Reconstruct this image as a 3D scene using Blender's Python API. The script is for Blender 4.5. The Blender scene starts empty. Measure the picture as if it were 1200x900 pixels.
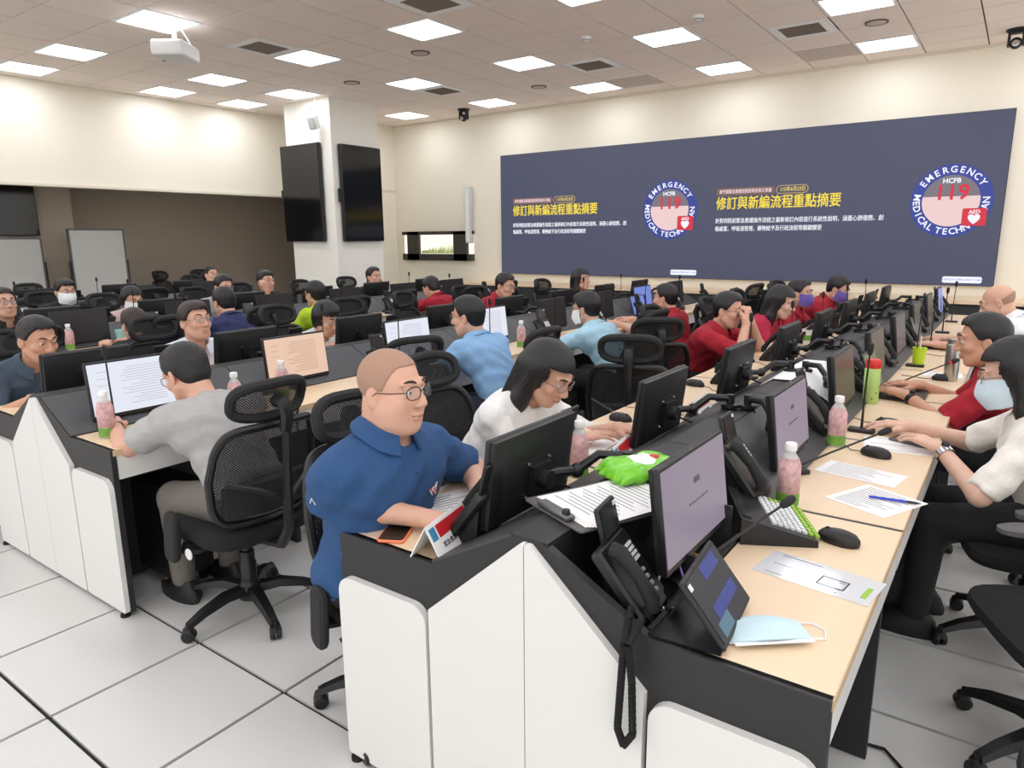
import bpy, math, random
import numpy as np
from mathutils import Vector, Matrix
random.seed(7)
R_ = math.radians
scene = bpy.context.scene
COL = scene.collection
# ------------------------------------------------------------------ camera, world, exposure
CAM_H = 1.5332
cd = bpy.data.cameras.new('camera'); cam = bpy.data.objects.new('camera', cd); COL.objects.link(cam)
cd.sensor_fit = 'HORIZONTAL'; cd.sensor_width = 36.0; cd.lens = 36.0*817.75/1200.0
cd.clip_start = .02; cd.clip_end = 100
_y, _p, _r = 0.62532, -0.20749, -0.00992
_f = Vector((-math.sin(_y)*math.cos(_p), math.cos(_y)*math.cos(_p), math.sin(_p)))
_rt = Vector((math.cos(_y), math.sin(_y), 0)); _up = _rt.cross(_f)
_a = math.cos(_r)*_rt + math.sin(_r)*_up; _b = -math.sin(_r)*_rt + math.cos(_r)*_up
_m = Matrix(((_a.x, _b.x, -_f.x), (_a.y, _b.y, -_f.y), (_a.z, _b.z, -_f.z))).to_4x4()
_m.translation = (0, 0, CAM_H); cam.matrix_world = _m
scene.camera = cam
w = bpy.data.worlds.new('world'); scene.world = w; w.use_nodes = True
w.node_tree.nodes['Background'].inputs[0].default_value = (1, .98, .96, 1)
w.node_tree.nodes['Background'].inputs[1].default_value = 1.5  # even fill light added, enters where the near and right walls are left out
scene.view_settings.view_transform = 'Standard'; scene.view_settings.look = 'None'
scene.view_settings.gamma = 1; scene.view_settings.use_curve_mapping = False
scene.view_settings.exposure = 0.0
PANEL_STRENGTH = 12.2
# ------------------------------------------------------------------ materials
def lin(c):
    return tuple((v/255/12.92 if v/255 <= .04045 else ((v/255+.055)/1.055)**2.4) for v in c)
MATS = {}
def mat(name, rgb, rough=.5, metal=0, noise=0, nscale=30, bump=0, bscale=200, alpha=1, emit=0, coat=0, spec=.5, trans=0, stretch=None, bdist=.002):
    if name in MATS: return MATS[name]
    m = bpy.data.materials.new(name); m.use_nodes = True
    nt = m.node_tree; b = nt.nodes['Principled BSDF']
    c = lin(rgb)
    b.inputs['Base Color'].default_value = (*c, 1); b.inputs['Roughness'].default_value = rough
    b.inputs['Metallic'].default_value = metal; b.inputs['Alpha'].default_value = alpha
    b.inputs['Specular IOR Level'].default_value = spec
    b.inputs['Coat Weight'].default_value = coat; b.inputs['Transmission Weight'].default_value = trans
    if emit:
        b.inputs['Emission Color'].default_value = (*c, 1); b.inputs['Emission Strength'].default_value = emit
    if noise or bump:
        tc = nt.nodes.new('ShaderNodeTexCoord'); mp = nt.nodes.new('ShaderNodeMapping')
        if stretch: mp.inputs['Scale'].default_value = stretch
        nt.links.new(tc.outputs['Object'], mp.inputs[0])
    if noise:
        n = nt.nodes.new('ShaderNodeTexNoise'); n.inputs['Scale'].default_value = nscale; n.inputs['Detail'].default_value = 4
        nt.links.new(mp.outputs[0], n.inputs['Vector'])
        r = nt.nodes.new('ShaderNodeMix'); r.data_type = 'RGBA'
        r.inputs[6].default_value = tuple(max(0, v*(1-noise)) for v in c)+(1,)
        r.inputs[7].default_value = tuple(min(1, v*(1+noise)) for v in c)+(1,)
        nt.links.new(n.outputs[0], r.inputs[0]); nt.links.new(r.outputs[2], b.inputs['Base Color'])
    if bump:
        n2 = nt.nodes.new('ShaderNodeTexNoise'); n2.inputs['Scale'].default_value = bscale; n2.inputs['Detail'].default_value = 3
        nt.links.new(mp.outputs[0], n2.inputs['Vector'])
        bp = nt.nodes.new('ShaderNodeBump'); bp.inputs['Strength'].default_value = bump; bp.inputs['Distance'].default_value = bdist
        nt.links.new(n2.outputs[0], bp.inputs['Height']); nt.links.new(bp.outputs[0], b.inputs['Normal'])
    MATS[name] = m
    return m
def emat(name, rgb, strength=1.0):
    if name in MATS: return MATS[name]
    m = bpy.data.materials.new(name); m.use_nodes = True; nt = m.node_tree
    b = nt.nodes['Principled BSDF']; c = lin(rgb)
    b.inputs['Base Color'].default_value = (.02, .02, .02, 1); b.inputs['Roughness'].default_value = .35
    b.inputs['Specular IOR Level'].default_value = .3
    b.inputs['Emission Color'].default_value = (*c, 1); b.inputs['Emission Strength'].default_value = strength
    MATS[name] = m; return m
mat('floor_tile', (209, 209, 206), .32, noise=.06, nscale=160, bump=.05, bscale=300)
mat('slab', (24, 24, 25), .8)
mat('ceiling_tile', (246, 232, 222), .9, noise=.03, nscale=120, bump=.15, bscale=250)
mat('ceiling_tile_grey', (208, 194, 184), .9, noise=.03, nscale=120)
mat('ceiling_grid', (92, 80, 72), .7)
mat('wall', (240, 232, 214), .8, noise=.015, nscale=6, bump=.04, bscale=150)
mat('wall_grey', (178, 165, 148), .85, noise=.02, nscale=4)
mat('column', (240, 236, 226), .8, noise=.01, nscale=6)
mat('trim', (225, 216, 196), .6)
mat('white_panel', (224, 224, 221), .38, noise=.01, nscale=3)
mat('panel_edge', (196, 198, 196), .4)
mat('black_board', (38, 38, 39), .5, noise=.08, nscale=90, bump=.1, bscale=500)
mat('slope_grey', (62, 63, 65), .5, noise=.06, nscale=120, bump=.08, bscale=500)
mat('wood', (230, 205, 172), .38, noise=.05, nscale=14, stretch=(1, .12, 1), bump=.03, bscale=80)
mat('wood_edge', (206, 178, 142), .45)
mat('black_plastic', (22, 22, 23), .42, bump=.05, bscale=600)
mat('black_gloss', (14, 14, 16), .12)
mat('black_soft', (27, 27, 28), .75, bump=.2, bscale=900)
mat('fabric_black', (24, 24, 25), .95, noise=.25, nscale=500, bump=.35, bscale=700)
mat('pad_grey', (92, 90, 92), .6)
mat('chrome', (190, 192, 195), .2, metal=1)
mat('grey_metal', (120, 120, 122), .4, metal=.8)
mat('white_plastic', (232, 232, 230), .4)
mat('paper', (240, 240, 238), .8, noise=.01, nscale=5)
mat('ink', (90, 92, 98), .8)
mat('ink_dark', (40, 42, 46), .8)
mat('rubber', (15, 15, 15), .8)
def net(name, rgb, a):
    m = mat(name, rgb, .8, alpha=1)
    nt = m.node_tree; b = nt.nodes['Principled BSDF']
    tc = nt.nodes.new('ShaderNodeTexCoord'); ws = []
    for rot in (R_(45), R_(-45)):
        mp = nt.nodes.new('ShaderNodeMapping'); mp.inputs['Rotation'].default_value = (0, rot, 0)
        wv = nt.nodes.new('ShaderNodeTexWave'); wv.inputs['Scale'].default_value = 45; wv.bands_direction = 'X'
        nt.links.new(tc.outputs['Object'], mp.inputs[0]); nt.links.new(mp.outputs[0], wv.inputs['Vector']); ws.append(wv)
    mx = nt.nodes.new('ShaderNodeMath'); mx.operation = 'MAXIMUM'
    nt.links.new(ws[0].outputs['Fac'], mx.inputs[0]); nt.links.new(ws[1].outputs['Fac'], mx.inputs[1])
    gt = nt.nodes.new('ShaderNodeMath'); gt.operation = 'GREATER_THAN'; gt.inputs[1].default_value = a
    nt.links.new(mx.outputs[0], gt.inputs[0]); nt.links.new(gt.outputs[0], b.inputs['Alpha'])
    return m
net('netting', (24, 24, 25), .3)
# ------------------------------------------------------------------ mesh helpers
def rotm(rx=0, ry=0, rz=0):
    return Matrix.Rotation(rz, 3, 'Z') @ Matrix.Rotation(ry, 3, 'Y') @ Matrix.Rotation(rx, 3, 'X')
class MB:
    def __init__(s): s.v = []; s.f = []; s.mi = []; s.mats = []; s.cur = 0; s.T = None
    def use(s, m):
        if m not in s.mats: s.mats.append(m)
        s.cur = s.mats.index(m); return s
    def add(s, vs, fs):
        o = len(s.v)
        if s.T is not None: vs = [tuple(s.T @ Vector(v)) for v in vs]
        s.v += [tuple(v) for v in vs]; s.f += [tuple(i+o for i in f) for f in fs]; s.mi += [s.cur]*len(fs)
        return s
    def box(s, c, d, rot=None):
        h = [x/2 for x in d]
        vs = [Vector((sx*h[0], sy*h[1], sz*h[2])) for sx in (-1, 1) for sy in (-1, 1) for sz in (-1, 1)]
        if rot is not None: vs = [rot @ v for v in vs]
        vs = [v+Vector(c) for v in vs]
        return s.add(vs, [(0, 1, 3, 2), (4, 6, 7, 5), (0, 4, 5, 1), (2, 3, 7, 6), (0, 2, 6, 4), (1, 5, 7, 3)])
    def rbox(s, c, d, r, rot=None, n=3):
        # box rounded in its XZ outline and softly in depth (Y)
        return s.slab(c, d[0], d[2], d[1], r, rot, n)
    def slab(s, c, w, h, t, r, rot=None, n=3, ch=None):
        # rounded rectangle w (X) by h (Z), thickness t (Y), chamfered rims
        ch = min(t*.3, r*.5) if ch is None else ch
        def ring(y, ins):
            out = []
            rr = max(r-ins, .0005)
            for cx, cz, a0 in ((w/2-r, h/2-r, 0), (-w/2+r, h/2-r, 90), (-w/2+r, -h/2+r, 180), (w/2-r, -h/2+r, 270)):
                for k in range(n+1):
                    a = R_(a0+90*k/n); out.append(Vector((cx+rr*math.cos(a), y, cz+rr*math.sin(a))))
            return out
        rings = [ring(-t/2, ch), ring(-t/2+ch, 0), ring(t/2-ch, 0), ring(t/2, ch)]
        return s.loft(rings, c, rot, True)
    def loft(s, rings, c=(0, 0, 0), rot=None, caps=True, closed=True):
        m = len(rings[0]); vs = []; fs = []
        for rg in rings:
            for v in rg:
                v = Vector(v)
                if rot is not None: v = rot @ v
                vs.append(v+Vector(c))
        for i in range(len(rings)-1):
            for j in range(m if closed else m-1):
                k = (j+1) % m
                fs.append((i*m+j, i*m+k, (i+1)*m+k, (i+1)*m+j))
        if caps:
            fs.append(tuple(range(m))[::-1]); fs.append(tuple(range((len(rings)-1)*m, len(rings)*m)))
        return s.add(vs, fs)
    def prism(s, poly, y0, y1, axis='Y', c=(0, 0, 0), rot=None):
        # poly of (a, b): extruded along axis; Y: (x,z)  X: (y,z)  Z: (x,y)
        def P(a, b, t): return {'Y': (a, t, b), 'X': (t, a, b), 'Z': (a, b, t)}[axis]
        return s.loft([[P(a, b, y0) for a, b in poly], [P(a, b, y1) for a, b in poly]], c, rot)
    def tube(s, pts, r, n=8, caps=True):
        pts = [Vector(p) for p in pts]; rs = r if isinstance(r, (list, tuple)) else [r]*len(pts)
        t0 = (pts[1]-pts[0]).normalized()
        nx = t0.orthogonal().normalized(); rings = []
        for i, p in enumerate(pts):
            t = (pts[min(i+1, len(pts)-1)]-pts[max(i-1, 0)]).normalized()
            nx = (nx-t*nx.dot(t))
            nx = nx.normalized() if nx.length > 1e-6 else t.orthogonal().normalized()
            ny = t.cross(nx)
            rings.append([p+rs[i]*(math.cos(2*math.pi*k/n)*nx+math.sin(2*math.pi*k/n)*ny) for k in range(n)])
        return s.loft(rings, caps=caps)
    def lathe(s, prof, c=(0, 0, 0), n=16, rot=None):
        return s.loft([[(r*math.cos(2*math.pi*k/n), r*math.sin(2*math.pi*k/n), z) for k in range(n)] for r, z in prof], c, rot)
    def ball(s, c, r, n=10, m=6, rot=None):
        r = (r, r, r) if not isinstance(r, (list, tuple)) else r
        return s.loft([[(r[0]*max(math.sin(math.pi*i/m), .02)*math.cos(2*math.pi*k/n), r[1]*max(math.sin(math.pi*i/m), .02)*math.sin(2*math.pi*k/n), -r[2]*math.cos(math.pi*i/m)) for k in range(n)] for i in range(m+1)], c, rot)
    def mesh(s, name, m=None, smooth=True):
        me = bpy.data.meshes.new(name); me.from_pydata(s.v, [], s.f)
        if s.mats:
            for q in s.mats: me.materials.append(MATS[q])
            me.polygons.foreach_set('material_index', s.mi)
        elif m: me.materials.append(MATS[m] if isinstance(m, str) else m)
        if smooth:
            me.polygons.foreach_set('use_smooth', [True]*len(me.polygons))
            try: me.set_sharp_from_angle(angle=R_(38))
            except Exception: pass
        me.update(); return me
    def build(s, name, m=None, parent=None, smooth=True, loc=None, rot=None):
        return put(name, s.mesh(name, m, smooth), parent, loc, rot)
def put(name, me, parent=None, loc=None, rot=None):
    o = bpy.data.objects.new(name, me); COL.objects.link(o)
    if parent is not None: o.parent = parent; CH.setdefault(parent.name, []).append(o)
    if loc is not None: o.location = loc
    if rot is not None: o.rotation_euler = rot
    return o
def tag(o, label=None, cat=None, group=None, kind=None):
    if label: o['label'] = label
    if cat: o['category'] = cat
    if group: o['group'] = group
    if kind: o['kind'] = kind
    return o
def thing(name, label, cat, loc=(0, 0, 0), rz=0, group=None):
    o = bpy.data.objects.new(name, None); COL.objects.link(o); o.empty_display_size = .05
    o.location = loc; o.rotation_euler = (0, 0, rz)
    return tag(o, label, cat, group)
CH = {}
def dup(o, loc, rz=0, label=None, scale=None):
    r = o.copy(); COL.objects.link(r); r.location = loc; r.rotation_euler = (0, 0, rz)
    if label: r['label'] = label
    if scale: r.scale = scale
    for ch in CH.get(o.name, []):
        c = ch.copy(); COL.objects.link(c); c.parent = r
        for g in CH.get(ch.name, []):
            d = g.copy(); COL.objects.link(d); d.parent = c
    return r
def struct(name, mb, m, parent=None, smooth=False):
    o = mb.build(name, m, parent, smooth)
    if parent is None: o['kind'] = 'structure'
    return o
FONT = None
def text_mesh(body, size, m, align='CENTER', bold=0, depth=.0015):
    cu = bpy.data.curves.new('t', 'FONT'); cu.body = body; cu.size = size; cu.align_x = align; cu.align_y = 'CENTER'
    cu.extrude = depth; cu.offset = bold; cu.resolution_u = 2
    o = bpy.data.objects.new('t', cu); COL.objects.link(o)
    dg = bpy.context.evaluated_depsgraph_get(); me = bpy.data.meshes.new_from_object(o.evaluated_get(dg))
    bpy.data.objects.remove(o); bpy.data.curves.remove(cu)
    me.materials.clear(); me.materials.append(MATS[m]); return me
# ------------------------------------------------------------------ implicit surfaces (bodies, heads, hair, clothes)
class Field:
    def __init__(s, lo, hi, h):
        s.lo = np.array(lo, float); s.h = h
        s.n = np.ceil((np.array(hi)-s.lo)/h).astype(int)+1
        s.D = np.full(s.n, 1.0, np.float32)
    def win(s, lo, hi):
        a = np.clip(np.floor((np.array(lo)-s.lo)/s.h).astype(int), 0, s.n); b = np.clip(np.ceil((np.array(hi)-s.lo)/s.h).astype(int)+1, 0, s.n)
        if (b-a).min() <= 0: return None
        ax = [(s.lo[i]+s.h*np.arange(a[i], b[i])).astype(np.float32) for i in range(3)]
        return (slice(a[0], b[0]), slice(a[1], b[1]), slice(a[2], b[2])), ax[0][:, None, None], ax[1][None, :, None], ax[2][None, None, :]
    def _op(s, W, d, k, sub):
        D = s.D[W]
        if sub:
            d = -d
            h = np.clip(.5-.5*(d-D)/k, 0, 1) if k else (D > d).astype(np.float32)
            s.D[W] = (d+(D-d)*h+k*h*(1-h)) if k else np.maximum(D, d)
        else:
            if k:
                h = np.clip(.5+.5*(D-d)/k, 0, 1); s.D[W] = D+(d-D)*h-k*h*(1-h)
            else: s.D[W] = np.minimum(D, d)
    def cone(s, a, b, ra, rb, k=.02, sub=False, M=.05):
        a = np.array(a, float); b = np.array(b, float); r = max(ra, rb)+M
        q = s.win(np.minimum(a, b)-r, np.maximum(a, b)+r)
        if q is None: return s
        W, X, Y, Z = q; d = b-a; L = max(float(d@d), 1e-9)
        t = np.clip(((X-a[0])*d[0]+(Y-a[1])*d[1]+(Z-a[2])*d[2])/L, 0, 1)
        D = np.sqrt((X-a[0]-t*d[0])**2+(Y-a[1]-t*d[1])**2+(Z-a[2]-t*d[2])**2)-(ra+(rb-ra)*t)
        s._op(W, D, k, sub); return s
    def ell(s, c, r, k=.02, F=None, sub=False, M=.06):
        c = np.array(c, float); R = max(r)+M
        q = s.win(c-R, c+R)
        if q is None: return s
        W, X, Y, Z = q; X = X-c[0]; Y = Y-c[1]; Z = Z-c[2]
        if F is None: u, v, w_ = X, Y, Z
        else:
            F = np.array(F); u = F[0][0]*X+F[0][1]*Y+F[0][2]*Z; v = F[1][0]*X+F[1][1]*Y+F[1][2]*Z; w_ = F[2][0]*X+F[2][1]*Y+F[2][2]*Z
        k0 = np.sqrt((u/r[0])**2+(v/r[1])**2+(w_/r[2])**2); k1 = np.sqrt((u/r[0]**2)**2+(v/r[1]**2)**2+(w_/r[2]**2)**2)+1e-6
        s._op(W, k0*(k0-1)/k1, k, sub); return s
    def plane(s, p, n, k=.004):   # cut away the side n points to
        W, X, Y, Z = s.win(s.lo, s.lo+s.h*s.n)
        n = np.array(n, float); n /= np.linalg.norm(n)
        d = (X-p[0])*n[0]+(Y-p[1])*n[1]+(Z-p[2])*n[2]
        s.D = np.maximum(s.D, d.astype(np.float32)); return s
    def grid(s):
        W, X, Y, Z = s.win(s.lo, s.lo+s.h*s.n); return X, Y, Z
    def nets(s):
        D = s.D; sg = D < 0; n = np.array(D.shape)-1
        c = [sg[i:n[0]+i, j:n[1]+j, k:n[2]+k] for i in (0, 1) for j in (0, 1) for k in (0, 1)]
        cnt = sum(x.astype(np.int8) for x in c); act = (cnt > 0) & (cnt < 8)
        I = np.argwhere(act); idx = -np.ones(tuple(n), np.int32); idx[act] = np.arange(len(I))
        P = np.zeros((len(I), 3)); C = np.zeros(len(I))
        off = [(i, j, k) for i in (0, 1) for j in (0, 1) for k in (0, 1)]
        vals = [D[I[:, 0]+o[0], I[:, 1]+o[1], I[:, 2]+o[2]] for o in off]
        for a in range(8):
            for b in range(a+1, 8):
                df = [off[b][q]-off[a][q] for q in range(3)]
                if sum(abs(x) for x in df) != 1: continue
                va, vb = vals[a], vals[b]; m = (va < 0) != (vb < 0)
                t = np.where(m, va/np.where(m, va-vb, 1), 0)
                for q in range(3): P[:, q] += np.where(m, off[a][q]+t*df[q], 0)
                C += m
        P = (P/C[:, None]+I)*s.h+s.lo
        F = []
        for ax in range(3):
            u, v = (ax+1) % 3, (ax+2) % 3
            A = [slice(None)]*3; B = [slice(None)]*3; A[ax] = slice(0, -1); B[ax] = slice(1, None)
            ch = sg[tuple(A)] != sg[tuple(B)]; E = np.argwhere(ch)
            E = E[(E[:, u] > 0) & (E[:, v] > 0) & (E[:, u] < n[u]) & (E[:, v] < n[v])]
            def g(du, dv):
                q = E.copy(); q[:, u] -= du; q[:, v] -= dv; return idx[q[:, 0], q[:, 1], q[:, 2]]
            Q = np.stack([g(1, 1), g(0, 1), g(0, 0), g(1, 0)], 1)
            fl = ~sg[E[:, 0], E[:, 1], E[:, 2]]; Q[fl] = Q[fl][:, ::-1]; F.append(Q)
        return P, np.concatenate(F)
def np_mesh(name, P, F, m, smooth=True):
    me = bpy.data.meshes.new(name)
    me.vertices.add(len(P)); me.vertices.foreach_set('co', np.asarray(P, np.float32).ravel())
    me.loops.add(F.size); me.loops.foreach_set('vertex_index', F.astype(np.int32).ravel())
    me.polygons.add(len(F)); me.polygons.foreach_set('loop_start', np.arange(0, F.size, F.shape[1], dtype=np.int32))
    me.polygons.foreach_set('use_smooth', np.ones(len(F), bool))
    me.materials.append(MATS[m]); me.update(calc_edges=True); me.validate(); return me
# ------------------------------------------------------------------ the room
HC = 3.589           # ceiling height
XL, XR, YB, YF = -10.6, 3.4, -3.2, 9.95
DX = -12.4           # back of the unlit side area
TX, TY = .612, .589  # ceiling grid
FT = .528            # raised-floor tile
mb = MB().box(((DX+XR)/2, (YB+YF)/2, -.03), (XR-DX+.4, YF-YB+.4, .04))
floor = struct('floor', mb, 'slab')
tile_me = MB().use('floor_tile').prism([(-FT/2+.007, -FT/2+.007), (FT/2-.007, -FT/2+.007), (FT/2-.007, FT/2-.007), (-FT/2+.007, FT/2-.007)], -.012, 0, 'Z').mesh('floor_tile', None, False)
rest = MB().use('floor_tile')
for i in range(-22, 12):
    for j in range(-8, 18):
        x = -2.4326+FT*(i+.5); y = .744+FT*(j+.5)
        if not (DX < x < XR and YB < y < YF): continue
        near = (-5.6 < x < 1.3 and .1 < y < 4.6 and x > -.9*y-3.6 and x < .35*y+.6)
        if near: put('floor_tile', tile_me, floor, (x, y, 0))
        else:
            h = FT/2-.007
            rest.prism([(x-h, y-h), (x+h, y-h), (x+h, y+h), (x-h, y+h)], -.012, 0, 'Z')
o = rest.build('floor_tile_field', None, floor, False); o['kind'] = 'stuff'
# ceiling
LIGHTS = {(c, r) for r, cs in {8.931: (0, 1, 2, 3, 4), 7.164: (0, 1, 2, 3), 5.397: (0, 1, 2, 3, 4, 5), 3.63: (0, 1, 2, 3, 4, 5), 1.863: (0, 1, 2, 3, 4, 5), .096: (0, 1, 2, 3, 4, 5), -1.671: (0, 1, 2, 3, 4, 5)}.items() for c in cs for r in (r,)}
LX = [-1.785, -3.621, -5.457, -7.293, -9.129, -10.353]
cells_light = {(round((LX[c]+1.785)/TX), round((r-3.63)/TY)): (c, r) for c, r in LIGHTS}
cells_light[(-12, 5)] = (4, 6.575); cells_light[(-14, 5)] = (5, 6.575)
for rr in (-9, -6, -3, 0, 3, 6, 9):
    for cc in (3, 6): cells_light[(cc, rr)] = (cc, rr)
VENTS = {(-9, 2): 'square ceiling air vent near the projector', (-5, 2): 'square ceiling air vent at the top edge of view', (-1, 7): 'square ceiling air vent above the right half of big screen', (-5, 7): 'square ceiling air vent above the left half of big screen', (-9, 7): 'square ceiling air vent between column and dome camera'}
mb = MB().box(((XL+XR)/2, (YB+YF)/2, HC+.05), (XR-XL+.3, YF-YB+.3, .04))
ceiling = struct('ceiling', mb, 'ceiling_grid')
hx, hy = TX/2-.0075, TY/2-.0075
ct_me = MB().use('ceiling_tile').prism([(-hx, -hy), (hx, -hy), (hx, hy), (-hx, hy)], -.004, .02, 'Z').mesh('ceiling_tile', None, False)
cg_me = MB().use('ceiling_tile_grey').prism([(-hx, -hy), (hx, -hy), (hx, hy), (-hx, hy)], -.004, .02, 'Z').mesh('ceiling_tile', None, False)
mat('lamp_frame', (245, 245, 243), .5)
emat('lamp_diffuser', (240, 245, 255), PANEL_STRENGTH)
mat('vent_dark', (36, 32, 29), .7); mat('vent_slat', (132, 118, 108), .7)
fr = MB()
for sx in (-1, 1): fr.box((sx*.285, 0, 0), (.03, .575, .03))
for sy in (-1, 1): fr.box((0, sy*.272, 0), (.54, .03, .03))
frame_me = fr.mesh('frame', 'lamp_frame', False)
dif_me = MB().box((0, 0, 0), (.545, .52, .012)).mesh('diffuser', 'lamp_diffuser', False)
vf = MB()
for k, (a, b) in enumerate(((.29, .24), (.24, .2))):
    for sx in (-1, 1): vf.box((sx*(a+b)/2, 0, -.004*k), (a-b, 2*a, .016))
    for sy in (-1, 1): vf.box((0, sy*(a+b)/2, -.004*k), (2*b, a-b, .016))
vf_me = vf.mesh('frame', 'lamp_frame', False)
vs_me = MB().box((0, 0, 0), (.40, .004, .03), rotm(R_(40))).mesh('slat', 'vent_slat', False)
vb_me = MB().box((0, 0, 0), (.42, .42, .004)).mesh('duct', 'vent_dark', False)
rowname = {8.931: 'row nearest the big screen', 7.164: 'second row from the big screen', 6.575: 'row just before the column', 5.397: 'third row from the big screen', 3.63: 'fourth row from the big screen'}
colname = ['right-hand', 'second from right', 'third from right', 'fourth from right', 'fifth from right', 'leftmost']
rest = MB().use('ceiling_tile')
for i in range(-15, 10):
    for j in range(-12, 12):
        x = -1.785+TX*(i+.5); y = 3.63+TY*(j+.5)
        x0, x1 = max(x-hx, XL+.01), min(x+hx, XR-.01); y0, y1 = max(y-hy, YB+.01), min(y+hy, YF-.01)
        if x1-x0 < .05 or y1-y0 < .05: continue
        if (i, j) in cells_light:
            c, r = cells_light[(i, j)]
            lab = f'bright square ceiling light, {colname[c]} in the {rowname[r]}' if (isinstance(r, float) and r in rowname) else 'bright square ceiling light outside the picture'
            t = thing('ceiling_light', lab, 'ceiling light', (x, y, HC), 0, 'recessed square ceiling lights')
            put('frame', frame_me, t, (0, 0, .006)); put('diffuser', dif_me, t, (0, 0, .008)); continue
        if (i, j) in VENTS:
            t = thing('ceiling_vent', VENTS[(i, j)], 'air vent', (x, y, HC), 0, 'ceiling air vents')
            put('frame', vf_me, t); put('duct', vb_me, t, (0, 0, .022))
            for k in range(11): put('slat', vs_me, t, (0, -.18+.036*k, .002))
            continue
        full = (x1-x0) > 2*hx-.01 and (y1-y0) > 2*hy-.01
        vis = y > 2.2 and y > -.62*x-3.6 and (x < .25)
        if full and vis: put('ceiling_tile', cg_me if (i, j) in ((-1, 9), (-5, 9)) else ct_me, ceiling, (x, y, HC))
        else: rest.prism([(x0, y0), (x1, y0), (x1, y1), (x0, y1)], HC-.004, HC+.02, 'Z')
o = rest.build('ceiling_tile_border', None, ceiling, False); o['kind'] = 'stuff'
# walls
struct('wall_back', MB().box(((XL+XR)/2, YF+.1, HC/2), (XR-XL+.4, .2, HC)), 'wall')
# soffit over the opening on the left, with its lower lip
o = struct('wall_left', MB().box((XL-.12, (YB+YF)/2, (HC+2.26)/2), (.24, YF-YB, HC-2.26)), 'wall')
MB().box((XL+.004, (YB+YF)/2, 2.27), (.03, YF-YB, .035)).build('lip', 'trim', o, False)
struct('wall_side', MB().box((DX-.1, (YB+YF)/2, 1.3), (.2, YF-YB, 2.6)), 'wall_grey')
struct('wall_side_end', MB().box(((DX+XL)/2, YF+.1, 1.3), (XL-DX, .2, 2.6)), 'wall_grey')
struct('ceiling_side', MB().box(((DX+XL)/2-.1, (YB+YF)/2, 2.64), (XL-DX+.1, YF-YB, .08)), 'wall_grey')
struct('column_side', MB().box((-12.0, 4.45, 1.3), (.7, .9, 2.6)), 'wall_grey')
# column
struct('column', MB().box((-9.08, 7.78, HC/2), (1.06, .96, HC)), 'column')
# stub wall and door beside the back window
struct('wall_stub', MB().box((-10.2, 9.2, HC/2), (.6, 1.5, HC)), 'wall')
d = MB().box((-9.888, 9.1, 1.02), (.03, .86, 2.04)).build('door_1', 'trim'); d['kind'] = 'structure'
fm = MB().box((-9.885, 9.56, 1.05), (.05, .06, 2.1)).box((-9.885, 8.64, 1.05), (.05, .06, 2.1)).box((-9.885, 9.1, 2.11), (.05, .98, .06)); fm.build('door_frame', 'wall', d, False)
MB().tube([(-9.87, 8.8, 1.0), (-9.82, 8.8, 1.0), (-9.82, 8.92, 1.0)], .01).build('door_handle', 'chrome', d)
struct('trim_1', MB().box((-9.895, 9.2, 2.42), (.02, 1.5, .03)), 'trim')
struct('trim_2', MB().box(((XL+XR)/2, YF-.012, HC-.02), (XR-XL, .024, .03)), 'trim')
# low window in the back wall
mat('win_frame', (58, 50, 44), .5)
emat('daylight', (250, 250, 232), 1.15)
mat('glass', (230, 240, 240), .05, trans=1, alpha=1)
wn = MB()
wx0, wx1, wz0, wz1 = -9.7, -7.98, 1.12, 1.65
wn.box(((wx0+wx1)/2, YF-.03, wz1-.03), (wx1-wx0, .08, .06)).box(((wx0+wx1)/2, YF-.03, wz0+.06), (wx1-wx0, .08, .12))
for x, ww in ((-9.42, .3), (-8.26, .32)): wn.box((x, YF-.03, (wz0+wz1)/2), (ww, .08, wz1-wz0))
o = struct('window_1', wn, 'win_frame')
pn = MB().box(((wx0+wx1)/2, YF-.012, (wz0+wz1)/2), (wx1-wx0-.02, .01, wz1-wz0-.02)).build('pane', 'daylight', o, False)
mat('blur_green', (196, 214, 120), .8); mat('blur_red', (216, 150, 120), .8)
random.seed(3)
fol = MB()
for k in range(26):
    x = -9.25+.032*k; fol.prism([(x, 1.25), (x+.03, 1.25), (x+.05, 1.28+.08*random.random()+.004*k), (x+.01, 1.27+.05*random.random())], YF-.0205, YF-.018, 'Y')
fol.build('poster_film', 'blur_green', o, False)
# big LED screen
emat('led', (70, 73, 97), 1.0); emat('led_yellow', (255, 226, 60), 1.0); emat('led_white', (244, 246, 255), 1.0); emat('led_blue', (44, 62, 150), 1.0)
emat('led_gold', (196, 160, 110), 1.0); emat('led_red', (214, 36, 60), 1.0); emat('led_brown', (120, 92, 84), 1.0); emat('led_pink', (246, 214, 222), 1.0); emat('led_grey', (120, 112, 122), 1.0); emat('led_pale', (236, 204, 204), 1.0); emat('led_skyblue', (58, 120, 205), 1.0)
SX0, SX1, SZ0, SZ1 = -7.345, -.23, .915, 2.878
scr = thing('led_wall', 'huge dark blue presentation screen filling the back wall', 'screen', ((SX0+SX1)/2, YF, SZ0))
SCX = (SX0+SX1)/2
def sp(x, z, dy=0): return (x-SCX, -.05-dy, z-SZ0)
MB().box(sp((SX0+SX1)/2, (SZ0+SZ1)/2, -.026), (SX1-SX0, .046, SZ1-SZ0)).build('cabinet', 'black_plastic', scr, False)
disp = MB().box(sp((SX0+SX1)/2, (SZ0+SZ1)/2), (SX1-SX0-.012, .004, SZ1-SZ0-.012)).build('display', 'led', scr, False)
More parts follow.
